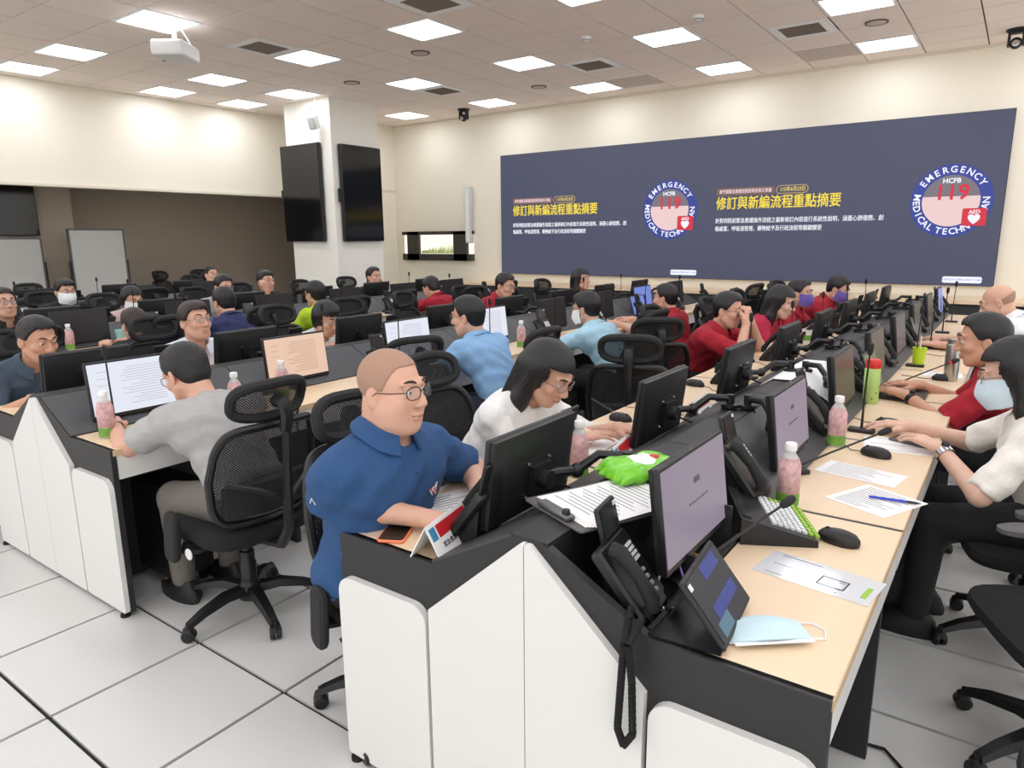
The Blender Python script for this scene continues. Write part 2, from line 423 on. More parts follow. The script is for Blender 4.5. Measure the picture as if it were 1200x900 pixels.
def scr_text(body, x, z, size, m, align='LEFT', bold=0, name='lettering', rz=0, sx=1):
    me = text_mesh(body, size, m, align, 0)
    T = Matrix.Translation(Vector(sp(x, z, .004))) @ Matrix.Rotation(R_(90), 4, 'X') @ Matrix.Rotation(rz, 4, 'Z') @ Matrix.Diagonal((sx, 1, 1, 1))
    vs = [T @ v.co for v in me.vertices]; fs = [tuple(p.vertices) for p in me.polygons]; bpy.data.meshes.remove(me)
    mb = MB()
    for k, (dx, dz) in enumerate(((0, 0), (bold, 0), (0, bold), (bold, bold)) if bold else ((0, 0),)):
        mb.add([(v.x+dx, v.y-.0001*k, v.z+dz) for v in vs], fs)
    return mb.build(name, m, disp, False)
def pill(x0, x1, z, h, m, ring=None):
    w_ = x1-x0
    if ring:
        MB().slab(sp((x0+x1)/2, z, .002), w_, h, .003, h*.49, n=6).build('badge', ring, disp); MB().slab(sp((x0+x1)/2, z, .004), w_-.02, h-.02, .003, h*.47-.008, n=6).build('badge_fill', m, disp)
    else: MB().slab(sp((x0+x1)/2, z, .002), w_, h, .003, h*.3, n=6).build('badge', m, disp)
def slide(tx):
    # one copy of the slide; tx is the left end of its title
    f = 1.0
    pill(tx, tx+.79, 2.118, .1, 'led_brown')
    scr_text('新竹縣緊急救護流程說明及修正會議', tx+.04, 2.116, .06, 'led_pink', bold=.0008, sx=.74)
    pill(tx+.81, tx+1.22, 2.118, .11, 'led', 'led_gold')
    scr_text('115年6月23日', tx+.86, 2.116, .066, 'led_yellow', bold=.0008, sx=.82)
    scr_text('修訂與新編流程重點摘要', tx, 1.95, .185, 'led_yellow', bold=.003, sx=.8)
    scr_text('針對到院前緊急救護操作流程之最新修訂內容進行系統性說明，涵蓋心肺復甦、創', tx, 1.722, .074, 'led_white', bold=.001, sx=.8)
    scr_text('傷處置、呼吸道管理、藥物給予及行政流程等關鍵變更', tx, 1.613, .074, 'led_white', bold=.001, sx=.8)
    cx, cz, rr = tx+2.82, 1.9, .42
    MB().lathe([(.001, 0), (rr*f, 0), (rr*f, .003), (.001, .003)], (0, 0, 0), 48).build('emblem_ring', 'led_blue', disp, True, sp(cx, cz, .002), (R_(90), 0, 0))
    MB().lathe([(.001, 0), (rr*.70*f, 0), (rr*.70*f, .004), (.001, .004)], (0, 0, 0), 40).build('emblem_disc', 'led_pale', disp, True, sp(cx, cz, .003), (R_(90), 0, 0))
    MB().prism([(rr*.7*math.cos(R_(10+160*q/20)), rr*.7*math.sin(R_(10+160*q/20))) for q in range(21)], 0, .003, 'Y').build('emblem_crest', 'led_grey', disp, False, sp(cx, cz, .012))
    def ring_text(s, a0, a1, flip=False):
        allv = []; allf = []
        for k, ch in enumerate(s):
            if ch == ' ': continue
            a = R_(a0+(a1-a0)*k/(len(s)-1)); me = text_mesh(ch, .102*f, 'led_white', 'CENTER', .002)
            rad = rr*.845*f; r = (a-R_(90)) if not flip else (a+R_(90))
            T = Matrix.Translation(Vector(sp(cx+rad*math.cos(a), cz+rad*math.sin(a), .008))) @ Matrix.Rotation(R_(90), 4, 'X') @ Matrix.Rotation(r, 4, 'Z')
            o_ = len(allv); allv += [tuple(T @ v.co) for v in me.vertices]; allf += [tuple(i+o_ for i in p.vertices) for p in me.polygons]; bpy.data.meshes.remove(me)
        m_ = MB(); m_.add(allv, allf); m_.build('emblem_lettering', 'led_white', disp, False)
    ring_text('EMERGENCY', 146, 34); ring_text('MEDICAL', 172, 238, True); ring_text('TECHNICIAN', 254, 360, True)
    scr_text('HCFB', cx-.01, cz+.225, .075, 'led_white', 'CENTER', .004).location.y -= .012; scr_text('119', cx, cz+.085, .24*f, 'led_red', 'CENTER', .008).location.y -= .012
    MB().slab(sp(cx+.25*f, cz-.19, .01), .24*f, .2, .004, .02).build('emblem_case', 'led_red', disp)
    scr_text('AED', cx+.25*f, cz-.135, .06, 'led_white', 'CENTER', .002).location.y -= .01
    scr_text('♥', cx+.25*f, cz-.22, .11, 'led_white', 'CENTER').location.y -= .01
slide(-7.09); slide(-3.575)
for x in (-4.02, -.55):
    pill(x-.2, x+.2, 1.0 if x < -1 else .985, .075, 'led_white')
    scr_text('HSINCHU EMERGENCY CARE', x, 1.0 if x < -1 else .985, .03, 'led_skyblue', 'CENTER')
# ledge under the screen: pale top board, dark front
lg = thing('media_cabinet', 'long low dark cabinet with pale wood top below the big screen', 'cabinet', (-3.9, 9.6, 0))
MB().box((0, .02, .765), (8.2, .64, .035)).build('top_board', 'wood', lg, False)
for k in range(9):
    MB().box((-4.0+.455+.89*k, .0, .37), (.88, .56, .72)).build('door_panel', 'black_board', lg, False)
    MB().box((-4.0+.455+.89*k, -.287, .66), (.016, .014, .016)).build('knob', 'chrome', lg, False)
# portrait displays on the column
def tv(name, label, w_, h_, loc, rz):
    t = thing(name, label, 'display', loc, rz)
    MB().slab((0, .05, h_/2), w_, h_, .06, .012).build('housing', 'black_plastic', t)
    MB().slab((0, .0835, h_/2), w_-.024, h_-.024, .008, .006).build('glass', 'black_gloss', t)
    MB().box((0, .02, h_/2), (w_*.5, .07, h_*.4)).build('wall_mount', 'black_plastic', t, False)
    MB().box((w_/2+.02 if rz != 0 else -w_/2-.02, .05, h_*.48), (.05, .05, .2)).build('speaker_pod', 'black_plastic', t, False)
    return t
tv('portrait_display', 'black portrait display on the left face of the white column', .92, 1.46, (-9.22, 7.3, 1.495), R_(180))
tv('portrait_display', 'black portrait display on the right face of the white column', .82, 1.44, (-8.55, 7.81, 1.49), R_(-90))
tv('wall_display', 'black wall display in the unlit area at far left', 1.3, .75, (-11.64, 3.75, 1.62), R_(-90))
# slim line-array loudspeaker on the back wall
t = thing('line_speaker', 'slim white vertical loudspeaker on back wall beside the window', 'speaker', (-8.04, YF, 1.43))
MB().slab((0, -.06, .49), .12, .97, .1, .02).build('housing', 'panel_edge', t); MB().slab((0, -.113, .49), .09, .93, .008, .01).build('grille', 'white_plastic', t)
MB().box((0, -.005, .49), (.06, .03, .3)).build('bracket', 'grey_metal', t, False)
# small white speaker on the column by the ceiling
t = thing('column_speaker', 'small white tilted loudspeaker high on the column', 'speaker', (-8.75, 7.3, 3.25))
MB().slab((0, -.14, -.02), .14, .2, .13, .03, rotm(R_(20), 0, R_(15))).build('housing', 'white_plastic', t)
MB().slab((.02, -.205, -.045), .11, .16, .01, .02, rotm(R_(20), 0, R_(15))).build('grille', 'panel_edge', t)
MB().tube([(0, 0, .06), (0, -.09, .08), (0, -.1, .34)], .006).build('bracket', 'white_plastic', t)
# projector
t = thing('projector', 'white ceiling projector hanging on a short pole', 'projector', (-6.83, 3.99, HC), R_(-54))
MB().lathe([(.001, 0), (.05, 0), (.05, -.02), (.022, -.03), (.022, -.17), (.05, -.18), (.05, -.2), (.001, -.2)], n=16).build('pole', 'white_plastic', t)
MB().slab((0, 0, -.28), .40, .14, .30, .03).build('housing', 'white_plastic', t)
for k in range(9): MB().box((.0+.02*k, -.152, -.28), (.008, .006, .1)).build('vent_slot', 'pad_grey', t, False)
MB().lathe([(.001, 0), (.05, 0), (.05, .03), (.035, .035), (.001, .03)], (-.11, -.145, -.29), 16, rotm(R_(90))).build('lens', 'black_gloss', t)
MB().tube([(-.05, .02, -.03), (-.2, .03, -.1), (-.27, .05, -.18), (-.26, .06, -.25), (-.19, .06, -.27)], .007).build('cable', 'white_plastic', t)
def dome_cam(label, x, y):
    t = thing('dome_camera', label, 'camera', (x, y, HC))
    MB().lathe([(.001, 0), (.1, 0), (.1, -.02), (.085, -.03), (.001, -.03)], n=20).build('base', 'black_plastic', t)
    MB().prism([(-.075, -.02), (-.075, -.17), (-.05, -.17), (-.05, -.05), (.05, -.05), (.05, -.17), (.075, -.17), (.075, -.02)], -.035, .035, 'Y').build('yoke', 'black_plastic', t, False)
    h_ = MB().ball((0, 0, -.14), .058, 14, 8).build('head', 'black_plastic', t)
    MB().lathe([(.001, 0), (.03, 0), (.032, .02), (.026, .022), (.001, .018)], (0, -.045, -.15), 14, rotm(R_(90))).build('lens', 'chrome', h_)
dome_cam('black dome camera hanging from the ceiling left of the big screen', -7.67, 9.35); dome_cam('black dome camera at the top right corner of the picture', -.3, 9.4)
for x, y, lab, k in ((-3.98, 6.91, 'small ceiling smoke detector above the middle of big screen', 0), (-2.77, 6.94, 'small ceiling smoke detector right of centre by a lamp', 0), (-7.56, 6.87, 'round grey ceiling loudspeaker in front of the column', 1), (-1.43, 8.22, 'round ceiling loudspeaker between two right-hand lights', 1), (-5.78, 6.3, 'round ceiling loudspeaker below the centre light', 1), (-5.74, 8.66, 'round ceiling loudspeaker near the top of big screen', 1)):
    t = thing('smoke_detector' if not k else 'ceiling_speaker', lab, 'detector' if not k else 'speaker', (x, y, HC-.004))
    if k: MB().lathe([(.001, 0), (.1, 0), (.098, -.008), (.08, -.012), (.001, -.012)], n=24).build('grille', 'ceiling_tile_grey', t); MB().lathe([(.1, 0), (.108, 0), (.106, -.012), (.1, -.01)], n=24).build('rim', 'ceiling_grid', t)
    else: MB().lathe([(.001, 0), (.055, 0), (.052, -.02), (.03, -.045), (.001, -.048)], n=20).build('body', 'white_plastic', t); MB().lathe([(.04, -.03), (.046, -.031), (.04, -.036), (.036, -.034)], n=16).build('sensor_ring', 'pad_grey', t)
# whiteboards in the side area
mat('board_white', (190, 188, 182), .3)
def whiteboard(label, x, y, wd, hz, rz):
    t = thing('whiteboard', label, 'whiteboard', (x, y, 0), rz)
    MB().slab((0, 0, .5+hz/2), wd, hz, .025, .02).build('board', 'board_white', t)
    fm = MB()
    for sx in (-1, 1): fm.box((sx*wd/2, 0, .5+hz/2), (.025, .035, hz+.02))
    for z in (.5, .5+hz): fm.box((0, 0, z), (wd, .035, .025))
    fm.build('frame', 'grey_metal', t, False)
    for sx in (-1, 1):
        MB().tube([(sx*(wd/2+.03), 0, .06), (sx*(wd/2+.03), 0, 1.25)], .015).build('leg', 'black_plastic', t)
        MB().tube([(sx*(wd/2+.03), -.28, .04), (sx*(wd/2+.03), 0, .07), (sx*(wd/2+.03), .28, .04)], .018).build('foot', 'black_plastic', t)
whiteboard('large white board on wheels in the unlit area, leaning right', -11.15, 4.98, .86, 1.2, R_(-78))
whiteboard('dim white board on wheels below the wall display at far left', -11.25, 3.85, .9, 1.08, R_(-80))
# ------------------------------------------------------------------ console rows
DZ = .72; PITCH = .895; Y0 = 1.214; HW = .65; IN = .30; RZ = .862
ROWS = {'R': (-.835, 8, 'right console row'), 'L': (-3.49, 8, 'middle console row'), 'T': (-6.145, 7, 'third console row'), 'F': (-8.8, 5, 'far-left console row')}
ORD = ['first', 'second', 'third', 'fourth', 'fifth', 'sixth', 'seventh', 'eighth']
def rrect(x0, x1, z0, z1, r, n=6):
    out = []
    for cx, cz, a0, rr in ((x1, z1, 0, r), (x0, z1, 90, r), (x0, z0, 180, .012), (x1, z0, 270, .012)):
        cx += -rr if cx == x1 else rr; cz += -rr if cz == z1 else rr
        for k in range(n+1):
            a = R_(a0+90*k/n); out.append((cx+rr*math.cos(a), cz+rr*math.sin(a)))
    return out
PARTS = {}
def pm(key, fn):
    if key not in PARTS: PARTS[key] = fn()
    return PARTS[key]
L_ = PITCH
def unit(row, k):
    xc, n, rn = ROWS[row]
    t = thing('console_desk', f'black and white console desk with wood tops, {ORD[k]} unit of the {rn}', 'desk', (xc, Y0+PITCH*k, 0), 0, 'console desk units')
    trough = (row == 'R' and k == 0)
    for s in (-1, 1):
        cx = s*(IN+HW)/2; wd = HW-IN
        put('worktop', pm(('top', s), lambda: MB().use('wood').box((0, 0, -.011), (wd, L_-.018, .022)).use('wood_edge').box((s*(wd/2+.0015), 0, -.012), (.003, L_-.018, .024)).mesh('worktop', None, False)), t, (cx, L_/2, DZ))
        put('divider', pm(('div', s), lambda: MB().box((0, 0, -.02), (wd, .014, .038)).mesh('divider', 'black_board', False)), t, (cx, L_, DZ))
        put('apron', pm(('apr', s), lambda: MB().box((0, 0, 0), (.018, L_-.02, .1)).mesh('apron', 'white_panel', False)), t, (s*(HW-.014), L_/2, DZ-.024-.052))
        put('leg_panel', pm(('leg', s), lambda: MB().box((0, 0, 0), (.27, .025, .685)).mesh('leg_panel', 'black_board', False)), t, (s*(HW-.16), L_-.03, .345))
        put('back_panel', pm(('back', s), lambda: MB().box((0, 0, 0), (.018, L_-.004, .66)).mesh('back_panel', 'black_board', False)), t, (s*(IN+.02), L_/2, .36))
        if trough and s == 1:
            m = MB()
            m.box((s*.045, L_/2, .77), (.012, L_-.05, .17)).box((s*.17, L_/2, .68), (.26, L_-.05, .012)).box((s*.29, L_/2, .705), (.012, L_-.05, .05))
            m.box((s*.17, .3, .73), (.22, .008, .1)).box((s*.17, .56, .75), (.22, .008, .14))
            m.build('cable_trough', 'black_board', t, False)
        else:
            ln = math.hypot(IN-.05, RZ-DZ-.006)
            put('slope_panel', pm(('slope', s), lambda: MB().box((0, 0, 0), (ln, L_-.006, .014), rotm(0, s*math.atan2(RZ-DZ-.006, IN-.05), 0)).mesh('slope_panel', 'slope_grey', False)), t, (s*(IN+.05)/2, L_/2, (RZ+DZ)/2-.002))
    put('ridge_cap', pm('cap', lambda: MB().box((0, 0, -.008), (.1, L_-.006, .016)).mesh('ridge_cap', 'black_board', False)), t, (0, L_/2, RZ+.002))
    def end(y0, sg):
        poly = [(-HW, .02), (-HW, DZ), (-IN, DZ), (-.03, RZ+.004), (.03, RZ+.004), (IN, DZ), (HW, DZ), (HW, .02)]
        MB().prism(poly, y0, y0+.022*sg, 'Y').build('end_board', 'black_board', t, False)
        for s in (-1, 1):
            a, b = (s*(IN+.012), s*(HW-.004)); x0, x1 = min(a, b), max(a, b)
            MB().use('white_panel').prism(rrect(x0, x1, .02, .598, .05), y0-.02*sg, y0, 'Y').build('side_panel', None, t, False)
            g = [(s*.0015, .02), (s*IN, .02), (s*IN, .6), (s*.012, RZ-.006), (s*.0015, RZ-.006)]
            MB().prism(g, y0-.02*sg, y0, 'Y').build('gable_panel', 'white_panel', t, False)
            MB().lathe([(.001, 0), (.02, 0), (.02, .012), (.008, .014), (.008, .03), (.001, .03)], (s*(HW-.03), y0-.01*sg, 0), 10).build('foot', 'rubber', t)
    if k == 0: end(0, 1)
    if k == n-1: end(L_, -1)
    return t
for row in ROWS:
    for k in range(ROWS[row][1]): unit(row, k)
# ------------------------------------------------------------------ office chair prototype (faces +Y)
def make_chair(arms_up=True):
    t = thing('office_chair', 'black mesh office chair', 'chair', group='black mesh office chairs')
    b = MB(); hub = .085
    b.lathe([(.001, .06), (.045, .06), (.05, .11), (.035, .14), (.001, .14)], n=14)
    for k in range(5):
        a = R_(90+72*k+20); d = Vector((math.cos(a), math.sin(a), 0)); pr = Vector((-d.y, d.x, 0)); rings = []
        for f, z, w_, h_ in ((.02, .105, .032, .03), (.12, .112, .028, .028), (.22, .09, .023, .022), (.285, .065, .02, .016)):
            c = d*f+Vector((0, 0, z)); rings.append([c+pr*w_+Vector((0, 0, -h_*.6)), c+pr*w_*.7+Vector((0, 0, h_*.5)), c-pr*w_*.7+Vector((0, 0, h_*.5)), c-pr*w_+Vector((0, 0, -h_*.6))])
        b.loft(rings)
    b.build('base', 'black_plastic', t)
    cm = MB()
    for sx in (-1, 1): cm.lathe([(.001, 0), (.021, 0), (.025, .004), (.025, .014), (.021, .018), (.001, .018)], (sx*.013+(.009 if sx < 0 else -.009)*0 - .009, 0, .025), 14, rotm(0, R_(90), 0))
    cm.use('black_plastic').lathe([(.012, .03), (.024, .034), (.02, .055), (.008, .06), (.007, .075), (.001, .075)], n=12)
    cme = cm.mesh('caster', 'rubber')
    for k in range(5):
        a = R_(90+72*k+20); put('caster', cme, t, (.285*math.cos(a), .285*math.sin(a), 0), (0, 0, a+.6*k))
    MB().lathe([(.001, .13), (.034, .13), (.034, .22), (.03, .225), (.03, .27), (.022, .275), (.022, .36), (.001, .36)], n=14).build('gas_lift', 'black_plastic', t)
    MB().slab((0, -.02, .365), .2, .05, .24, .02).build('tilt_mechanism', 'black_plastic', t)
    MB().tube([(.1, .02, .355), (.2, .03, .345), (.235, .03, .335)], .007).build('lever', 'black_plastic', t)
    # seat cushion
    def sup(w_, d_, z, n=28, e=.45, yo=0):
        return [(math.copysign(abs(math.cos(q))**e, math.cos(q))*w_, math.copysign(abs(math.sin(q))**e, math.sin(q))*d_+yo, z) for q in [2*math.pi*k/n for k in range(n)]]
    st = MB().loft([sup(.20, .19, .38), sup(.235, .225, .39), sup(.25, .24, .415), sup(.245, .235, .438), sup(.21, .2, .45), sup(.1, .1, .452)]); st.build('seat', 'fabric_black', t)
    # back frame: rounded ring, curved
    def bp(u, v):   # u across -1..1, v 0..1 up
        x = u*(.205+.025*math.sin(math.pi*min(1, v*1.1))); z = .47+.385*v
        y = -.205-.07*v-.03*math.sin(math.pi*v)*-1+.045*u*u
        return Vector((x, y, z))
    def edge(n=44):
        out = []
        for k in range(n):
            q = 2*math.pi*k/n; c, s_ = math.cos(q), math.sin(q)
            out.append((math.copysign(abs(c)**.32, c), .5+.5*math.copysign(abs(s_)**.32, s_)))
        return out
    E_ = edge(); pts = [bp(u, v) for u, v in E_]; pts.append(pts[0])
    MB().tube(pts+[pts[1]], .016, 8, False).build('back_frame', 'black_plastic', t)
    g = MB(); n = 10; vs = [bp(-.97+1.94*i/n, .03+.94*j/n) for j in range(n+1) for i in range(n+1)]
    g.add(vs, [(j*(n+1)+i, j*(n+1)+i+1, (j+1)*(n+1)+i+1, (j+1)*(n+1)+i) for j in range(n) for i in range(n)]); g.build('back_mesh', 'netting', t)
    lb = MB(); rings = []
    for i in range(9):
        u = -.85+1.7*i/8; c = bp(u, .26)+Vector((0, -.022, 0)); rings.append([c+Vector((0, .012, -.075+.02*u*u)), c+Vector((0, -.012, -.06)), c+Vector((0, -.012, .06)), c+Vector((0, .012, .075-.02*u*u))])
    lb.loft(rings).build('lumbar_pad', 'black_soft', t)
    sp_ = MB(); sp_.tube([(0, -.12, .36), (0, -.25, .37), (0, -.3, .44), (0, -.315, .6), (0, -.33, .78), (0, -.335, .86)], [.028, .026, .022, .02, .018, .018], 8)
    for s in (-1, 1): sp_.tube([(0, -.305, .56), (s*.1, -.275, .62), (s*.2, -.23, .66)], .012, 6)
    sp_.build('spine', 'black_plastic', t)
    # headrest: curved padded oval with netting window
    def hp(q, f=1.0):
        x = .15*f*math.cos(q); z = .062*f*math.sin(q); return Vector((x, -.275+1.6*x*x*1.2-.25*z, .945+z))
    def se(q, f): 
        c, s_ = math.cos(q), math.sin(q); x = .155*f*math.copysign(abs(c)**.6, c); z = .065*f*math.copysign(abs(s_)**.7, s_); return Vector((x, -.275+1.9*x*x-.3*z, .95+z))
    hr = [se(2*math.pi*k/28, 1) for k in range(29)]
    hd = MB().tube(hr+[hr[1]], .02, 8, False).build('headrest', 'black_soft', t)
    fm = MB(); rings = [[se(2*math.pi*k/28, f) for k in range(28)] for f in (1, .66, .33, .02)]
    fm.loft(rings, caps=False); fm.build('headrest_mesh', 'netting', hd)
    MB().tube([(0, -.33, .84), (0, -.345, .9), (0, -.33, .945), (0, -.29, .95)], [.022, .026, .026, .03], 8).build('headrest_stem', 'black_plastic', t)
    for s in (-1, 1):
        if not arms_up:
            a = MB().tube([(s*.1, -.02, .37), (s*.22, -.03, .372), (s*.27, -.02, .39)], [.02, .024, .026], 8).build('armrest', 'black_plastic', t)
            MB().slab((0, 0, 0), .085, .21, .03, .035).build('arm_pad', 'black_soft', a, True, (s*.29, .02, .43), (0, R_(8)*s, R_(90)))
            MB().lathe([(.001, 0), (.022, 0), (.022, .004), (.001, .004)], (s*.274, -.06, .375), 14, rotm(0, R_(90)*s, 0)).build('arm_cap', 'white_plastic', a)
            continue
        a = MB().tube([(s*.1, -.02, .37), (s*.235, -.03, .375), (s*.275, -.03, .42), (s*.275, -.03, .6)], [.02, .022, .024, .02], 8).build('armrest', 'black_plastic', t)
        pr = MB(); o_ = []
        for z, f in ((.6, .8), (.607, 1), (.622, 1), (.628, .85)):
            o_.append([(s*.265+f*x_*.95, .0+f*y_, z) for x_, y_ in [(math.copysign(abs(math.cos(q))**.7, math.cos(q))*.045, math.copysign(abs(math.sin(q))**.7, math.sin(q))*.125) for q in [2*math.pi*k/20 for k in range(20)]]])
        pr.loft(o_).build('arm_pad', 'pad_grey', a)
        MB().lathe([(.001, 0), (.02, 0), (.02, .004), (.001, .004)], (s*.297, -.03, .415), 14, rotm(0, R_(90)*s, 0)).build('arm_cap', 'white_plastic', a)
    return t
CHAIRS = {}
def chair(x, y, rz, label):
    up = x > -.6
    if up not in CHAIRS:
        o = CHAIRS[up] = make_chair(up); o.location = (x, y, 0); o.rotation_euler = (0, 0, rz); o['label'] = label; return o
    return dup(CHAIRS[up], (x, y, 0), rz, label)
# ------------------------------------------------------------------ monitors on arms (display faces +Y; root on the console ridge)
emat('scr_doc', (232, 236, 248), .95); emat('scr_peach', (236, 200, 176), .95); emat('scr_mauve', (146, 134, 152), .9); emat('scr_grey', (92, 86, 92), .6); emat('scr_off', (26, 18, 26), .4); emat('scr_blue', (120, 140, 220), .9); emat('scr_brown', (96, 82, 70), .6)
emat('scr_ink', (196, 200, 214), .95); emat('scr_ink2', (206, 160, 136), .95)
MW, MH = .416, .258
def make_monitor(kind, arm=1):
    t = thing('computer_monitor', 'black monitor', 'monitor', group='monitors on arms')
    zc = .885-RZ; yc = .215; tilt = R_(-7)
    rt = rotm(-tilt)
    def at(x, y, z): return tuple(rt @ Vector((x, y, z))+Vector((0, yc, zc)))
    MB().slab(at(0, -.006, 0), MW, MH, .016, .008, rt).build('bezel', 'black_plastic', t)
    bk = MB(); rings = []
    for f, y in ((.97, -.014), (.96, -.026), (.8, -.036), (.78, -.037)):
        rings.append([at(x*f, y, z*f+(.0 if f > .9 else -.01)) for x, z in ((MW/2, MH/2), (-MW/2, MH/2), (-MW/2, -MH/2), (MW/2, -MH/2))])
    b = bk.loft(rings).build('back_cover', 'black_plastic', t)
    MB().box(at(0, -.028, MH*.39), (MW*.62, .008, .007), rt).build('vent_slot', 'rubber', b, False)
    vm = MB().box(at(0, -.045, -.02), (.085, .02, .085), rt).lathe([(.001, 0), (.026, 0), (.026, .03), (.001, .03)], at(0, -.055, -.02), 14, rotm(R_(90)))
    vm.build('mount_plate', 'black_plastic', t)
    for sx in (-1, 1):
        for sz in (-1, 1): MB().lathe([(.001, 0), (.006, 0), (.005, .004), (.001, .004)], at(sx*.05, -.04, -.02+sz*.05), 8, rotm(R_(90))).build('screw', 'chrome', b)
    d = MB().box(at(0, .003, .004), (MW-.018, .003, MH-.03), rt).build('display', kind, t, False)
    if kind in ('scr_doc', 'scr_peach'):
        tx = MB(); random.seed(5)
        for r in range(15):
            n_ = random.uniform(.55, 1)
            tx.box(at(-.03-.1*(1-n_), .0052, .088-.0118*r), (.2*n_, .001, .0035), rt)
        for r in range(3): tx.box(at(.14, .0052, .08-.03*r), (.05, .001, .003), rt)
        tx.build('screen_text', 'scr_ink' if kind == 'scr_doc' else 'scr_ink2', d, False)
    elif kind == 'scr_mauve':
        tx = MB()
        for r in range(9): tx.box(at(.05-.014*r, .0052, -.002), (.006, .001, .006), rt)
        tx.box(at(0, .0052, .05), (.035, .001, .014), rt); tx.build('screen_text', 'scr_grey', d, False)
    elif kind == 'scr_blue':
        MB().box(at(0, .0052, -.03), (.12, .001, .12), rt).build('screen_text', 'scr_off', d, False)
    ar = MB()
    j = Vector((.2*arm, .03, .03)); k_ = Vector((.12*arm, .12, zc-.03))
    ar.lathe([(.001, 0), (.035, 0), (.035, .012), (.016, .016), (.016, .05), (.001, .05)], (j.x, 0, 0), 12)
    ar.tube([(j.x, 0, .035), (j.x*.8, .07, .04), tuple(k_)], .014, 8); ar.tube([tuple(k_), (.05*arm, yc-.07, zc-.02), (0, yc-.06, zc-.02)], .013, 8)
    ar.ball(tuple(k_), .022, 10, 6)
    ar.build('arm', 'black_plastic', t)
    MB().tube([(.05*arm, yc-.05, zc-.05), (.1*arm, .1, -.06), (.16*arm, .06, -.05), (.2*arm, .02, .0)], .004, 6).build('cable', 'rubber', t)
    return t
MON = {}
def monitor(kind, row, s, y, label, arm=1, dz=0):
    key = (kind, arm); xc = ROWS[row][0]
    loc = (xc+s*.03, y, RZ+dz); rz = R_(-90) if s > 0 else R_(90)
    if key not in MON:
        MON[key] = make_monitor(kind, arm); o = MON[key]; o.location = loc; o.rotation_euler = (0, 0, rz); o['label'] = label; return o
    return dup(MON[key], loc, rz, label)
# ------------------------------------------------------------------ desk phone (faces +Y, root on desk/slope)
mat('key_grey', (150, 152, 155), .5); mat('lcd', (40, 44, 46), .2); mat('sticker', (215, 218, 220), .6); mat('label_green', (150, 190, 70), .6)
def make_phone():
    t = thing('desk_phone', 'black desk phone', 'telephone', group='black desk phones')
    T = Matrix.Translation((0, 0, .10)) @ Matrix.Rotation(R_(-52), 4, 'X')   # panel frame: x across, y = normal-ish
    m = MB(); m.T = Matrix.Translation((0, .0, .1)) @ Matrix.Rotation(R_(38), 4, 'X')
    m.slab((0, 0, 0), .19, .21, .035, .015); m.build('body', 'black_plastic', t)
    k = MB(); k.T = m.T
    for r in range(4):
        for c in range(3): k.slab((-.0-.022*c, .02, -.075+.02*r), .015, .012, .008, .003, n=1)
    k.build('keypad', 'key_grey', t)
    k = MB(); k.T = m.T
    for r in range(4): k.box((-.035, .0185, .018+.014*r), (.075, .004, .009))
    k.build('label_strips', 'sticker', t, False)
    h = MB(); h.T = m.T
    h.tube([(.062, .034, -.09), (.062, .05, -.07), (.062, .056, 0), (.062, .05, .07), (.062, .034, .09)], [.02, .021, .0165, .021, .02], 10)
    hs = h.build('handset', 'black_soft', t)
    l = MB(); l.T = Matrix.Translation((-.02, -.058, .185)) @ Matrix.Rotation(R_(14), 4, 'X')
    l.slab((0, 0, .045), .125, .105, .014, .008); lc = l.build('flip_screen', 'black_plastic', t)
    l2 = MB(); l2.T = l.T; l2.box((0, .0085, .05), (.1, .003, .075)).build('lcd', 'lcd', lc, False)
    l3 = MB(); l3.T = l.T; l3.box((-.04, .0105, .082), (.016, .002, .012)).build('sticker', 'sticker', lc, False)
    MB().prism([(-.09, 0), (.085, 0), (.085, .02), (-.02, .14), (-.05, .15), (-.035, .02), (-.09, .015)], -.07, .07, 'X').build('stand', 'black_plastic', t, False)
    c = []
    for i in range(90):
        a = i*.9; f = i/89; c.append((.075+.02*math.sin(f*3.1)+.006*math.cos(a), .06-.12*f, .04-.03*math.sin(f*3.14)+.006*math.sin(a)))
    MB().tube(c, .0022, 5).build('coil_cord', 'rubber', t)
    return t
PH = []
def phone(x, y, z, rz, label, sc=.86):
    if not PH:
        o = make_phone(); PH.append(o); o.location = (x, y, z); o.rotation_euler = (0, 0, rz); o['label'] = label; o.scale = (sc,)*3; return o
    return dup(PH[0], (x, y, z), rz, label, (sc,)*3)
# ------------------------------------------------------------------ gooseneck microphone (root at base on desk, leans along +Y by bend)
def make_mic(kind):
    t = thing('gooseneck_microphone', 'mic', 'microphone', group='gooseneck microphones')
    MB().slab((0, 0, .008), .05, .016, .1, .005).build('base', 'black_plastic', t)
    if kind == 'up': pts = [(0, 0, .012), (0, 0, .1), (.004, .002, .22), (.008, .006, .33)]
    else: pts = [(0, 0, .012), (.0, .03, .03), (.0, .14, .065), (.0, .26, .1), (0, .33, .12)]
    MB().tube(pts, [.006, .0045, .0038, .0035]+([.0035] if len(pts) > 4 else []), 7).build('gooseneck', 'black_plastic', t)
    e = Vector(pts[-1]); d = (e-Vector(pts[-2])).normalized()
    MB().tube([e-d*.004, e, e+d*.01, e+d*.03, e+d*.045, e+d*.05], [.004, .008, .0115, .0125, .01, .003], 10).build('foam_head', 'black_soft', t)
    if kind == 'red': MB().tube([e-d*.008, e-d*.002], .0095, 10).build('light_ring', 'led_red', t)
    return t
MIC = {}
def mic(kind, x, y, z, rz, label):
    if kind not in MIC:
        o = MIC[kind] = make_mic(kind); o.location = (x, y, z); o.rotation_euler = (0, 0, rz); o['label'] = label; return o
    return dup(MIC[kind], (x, y, z), rz, label)
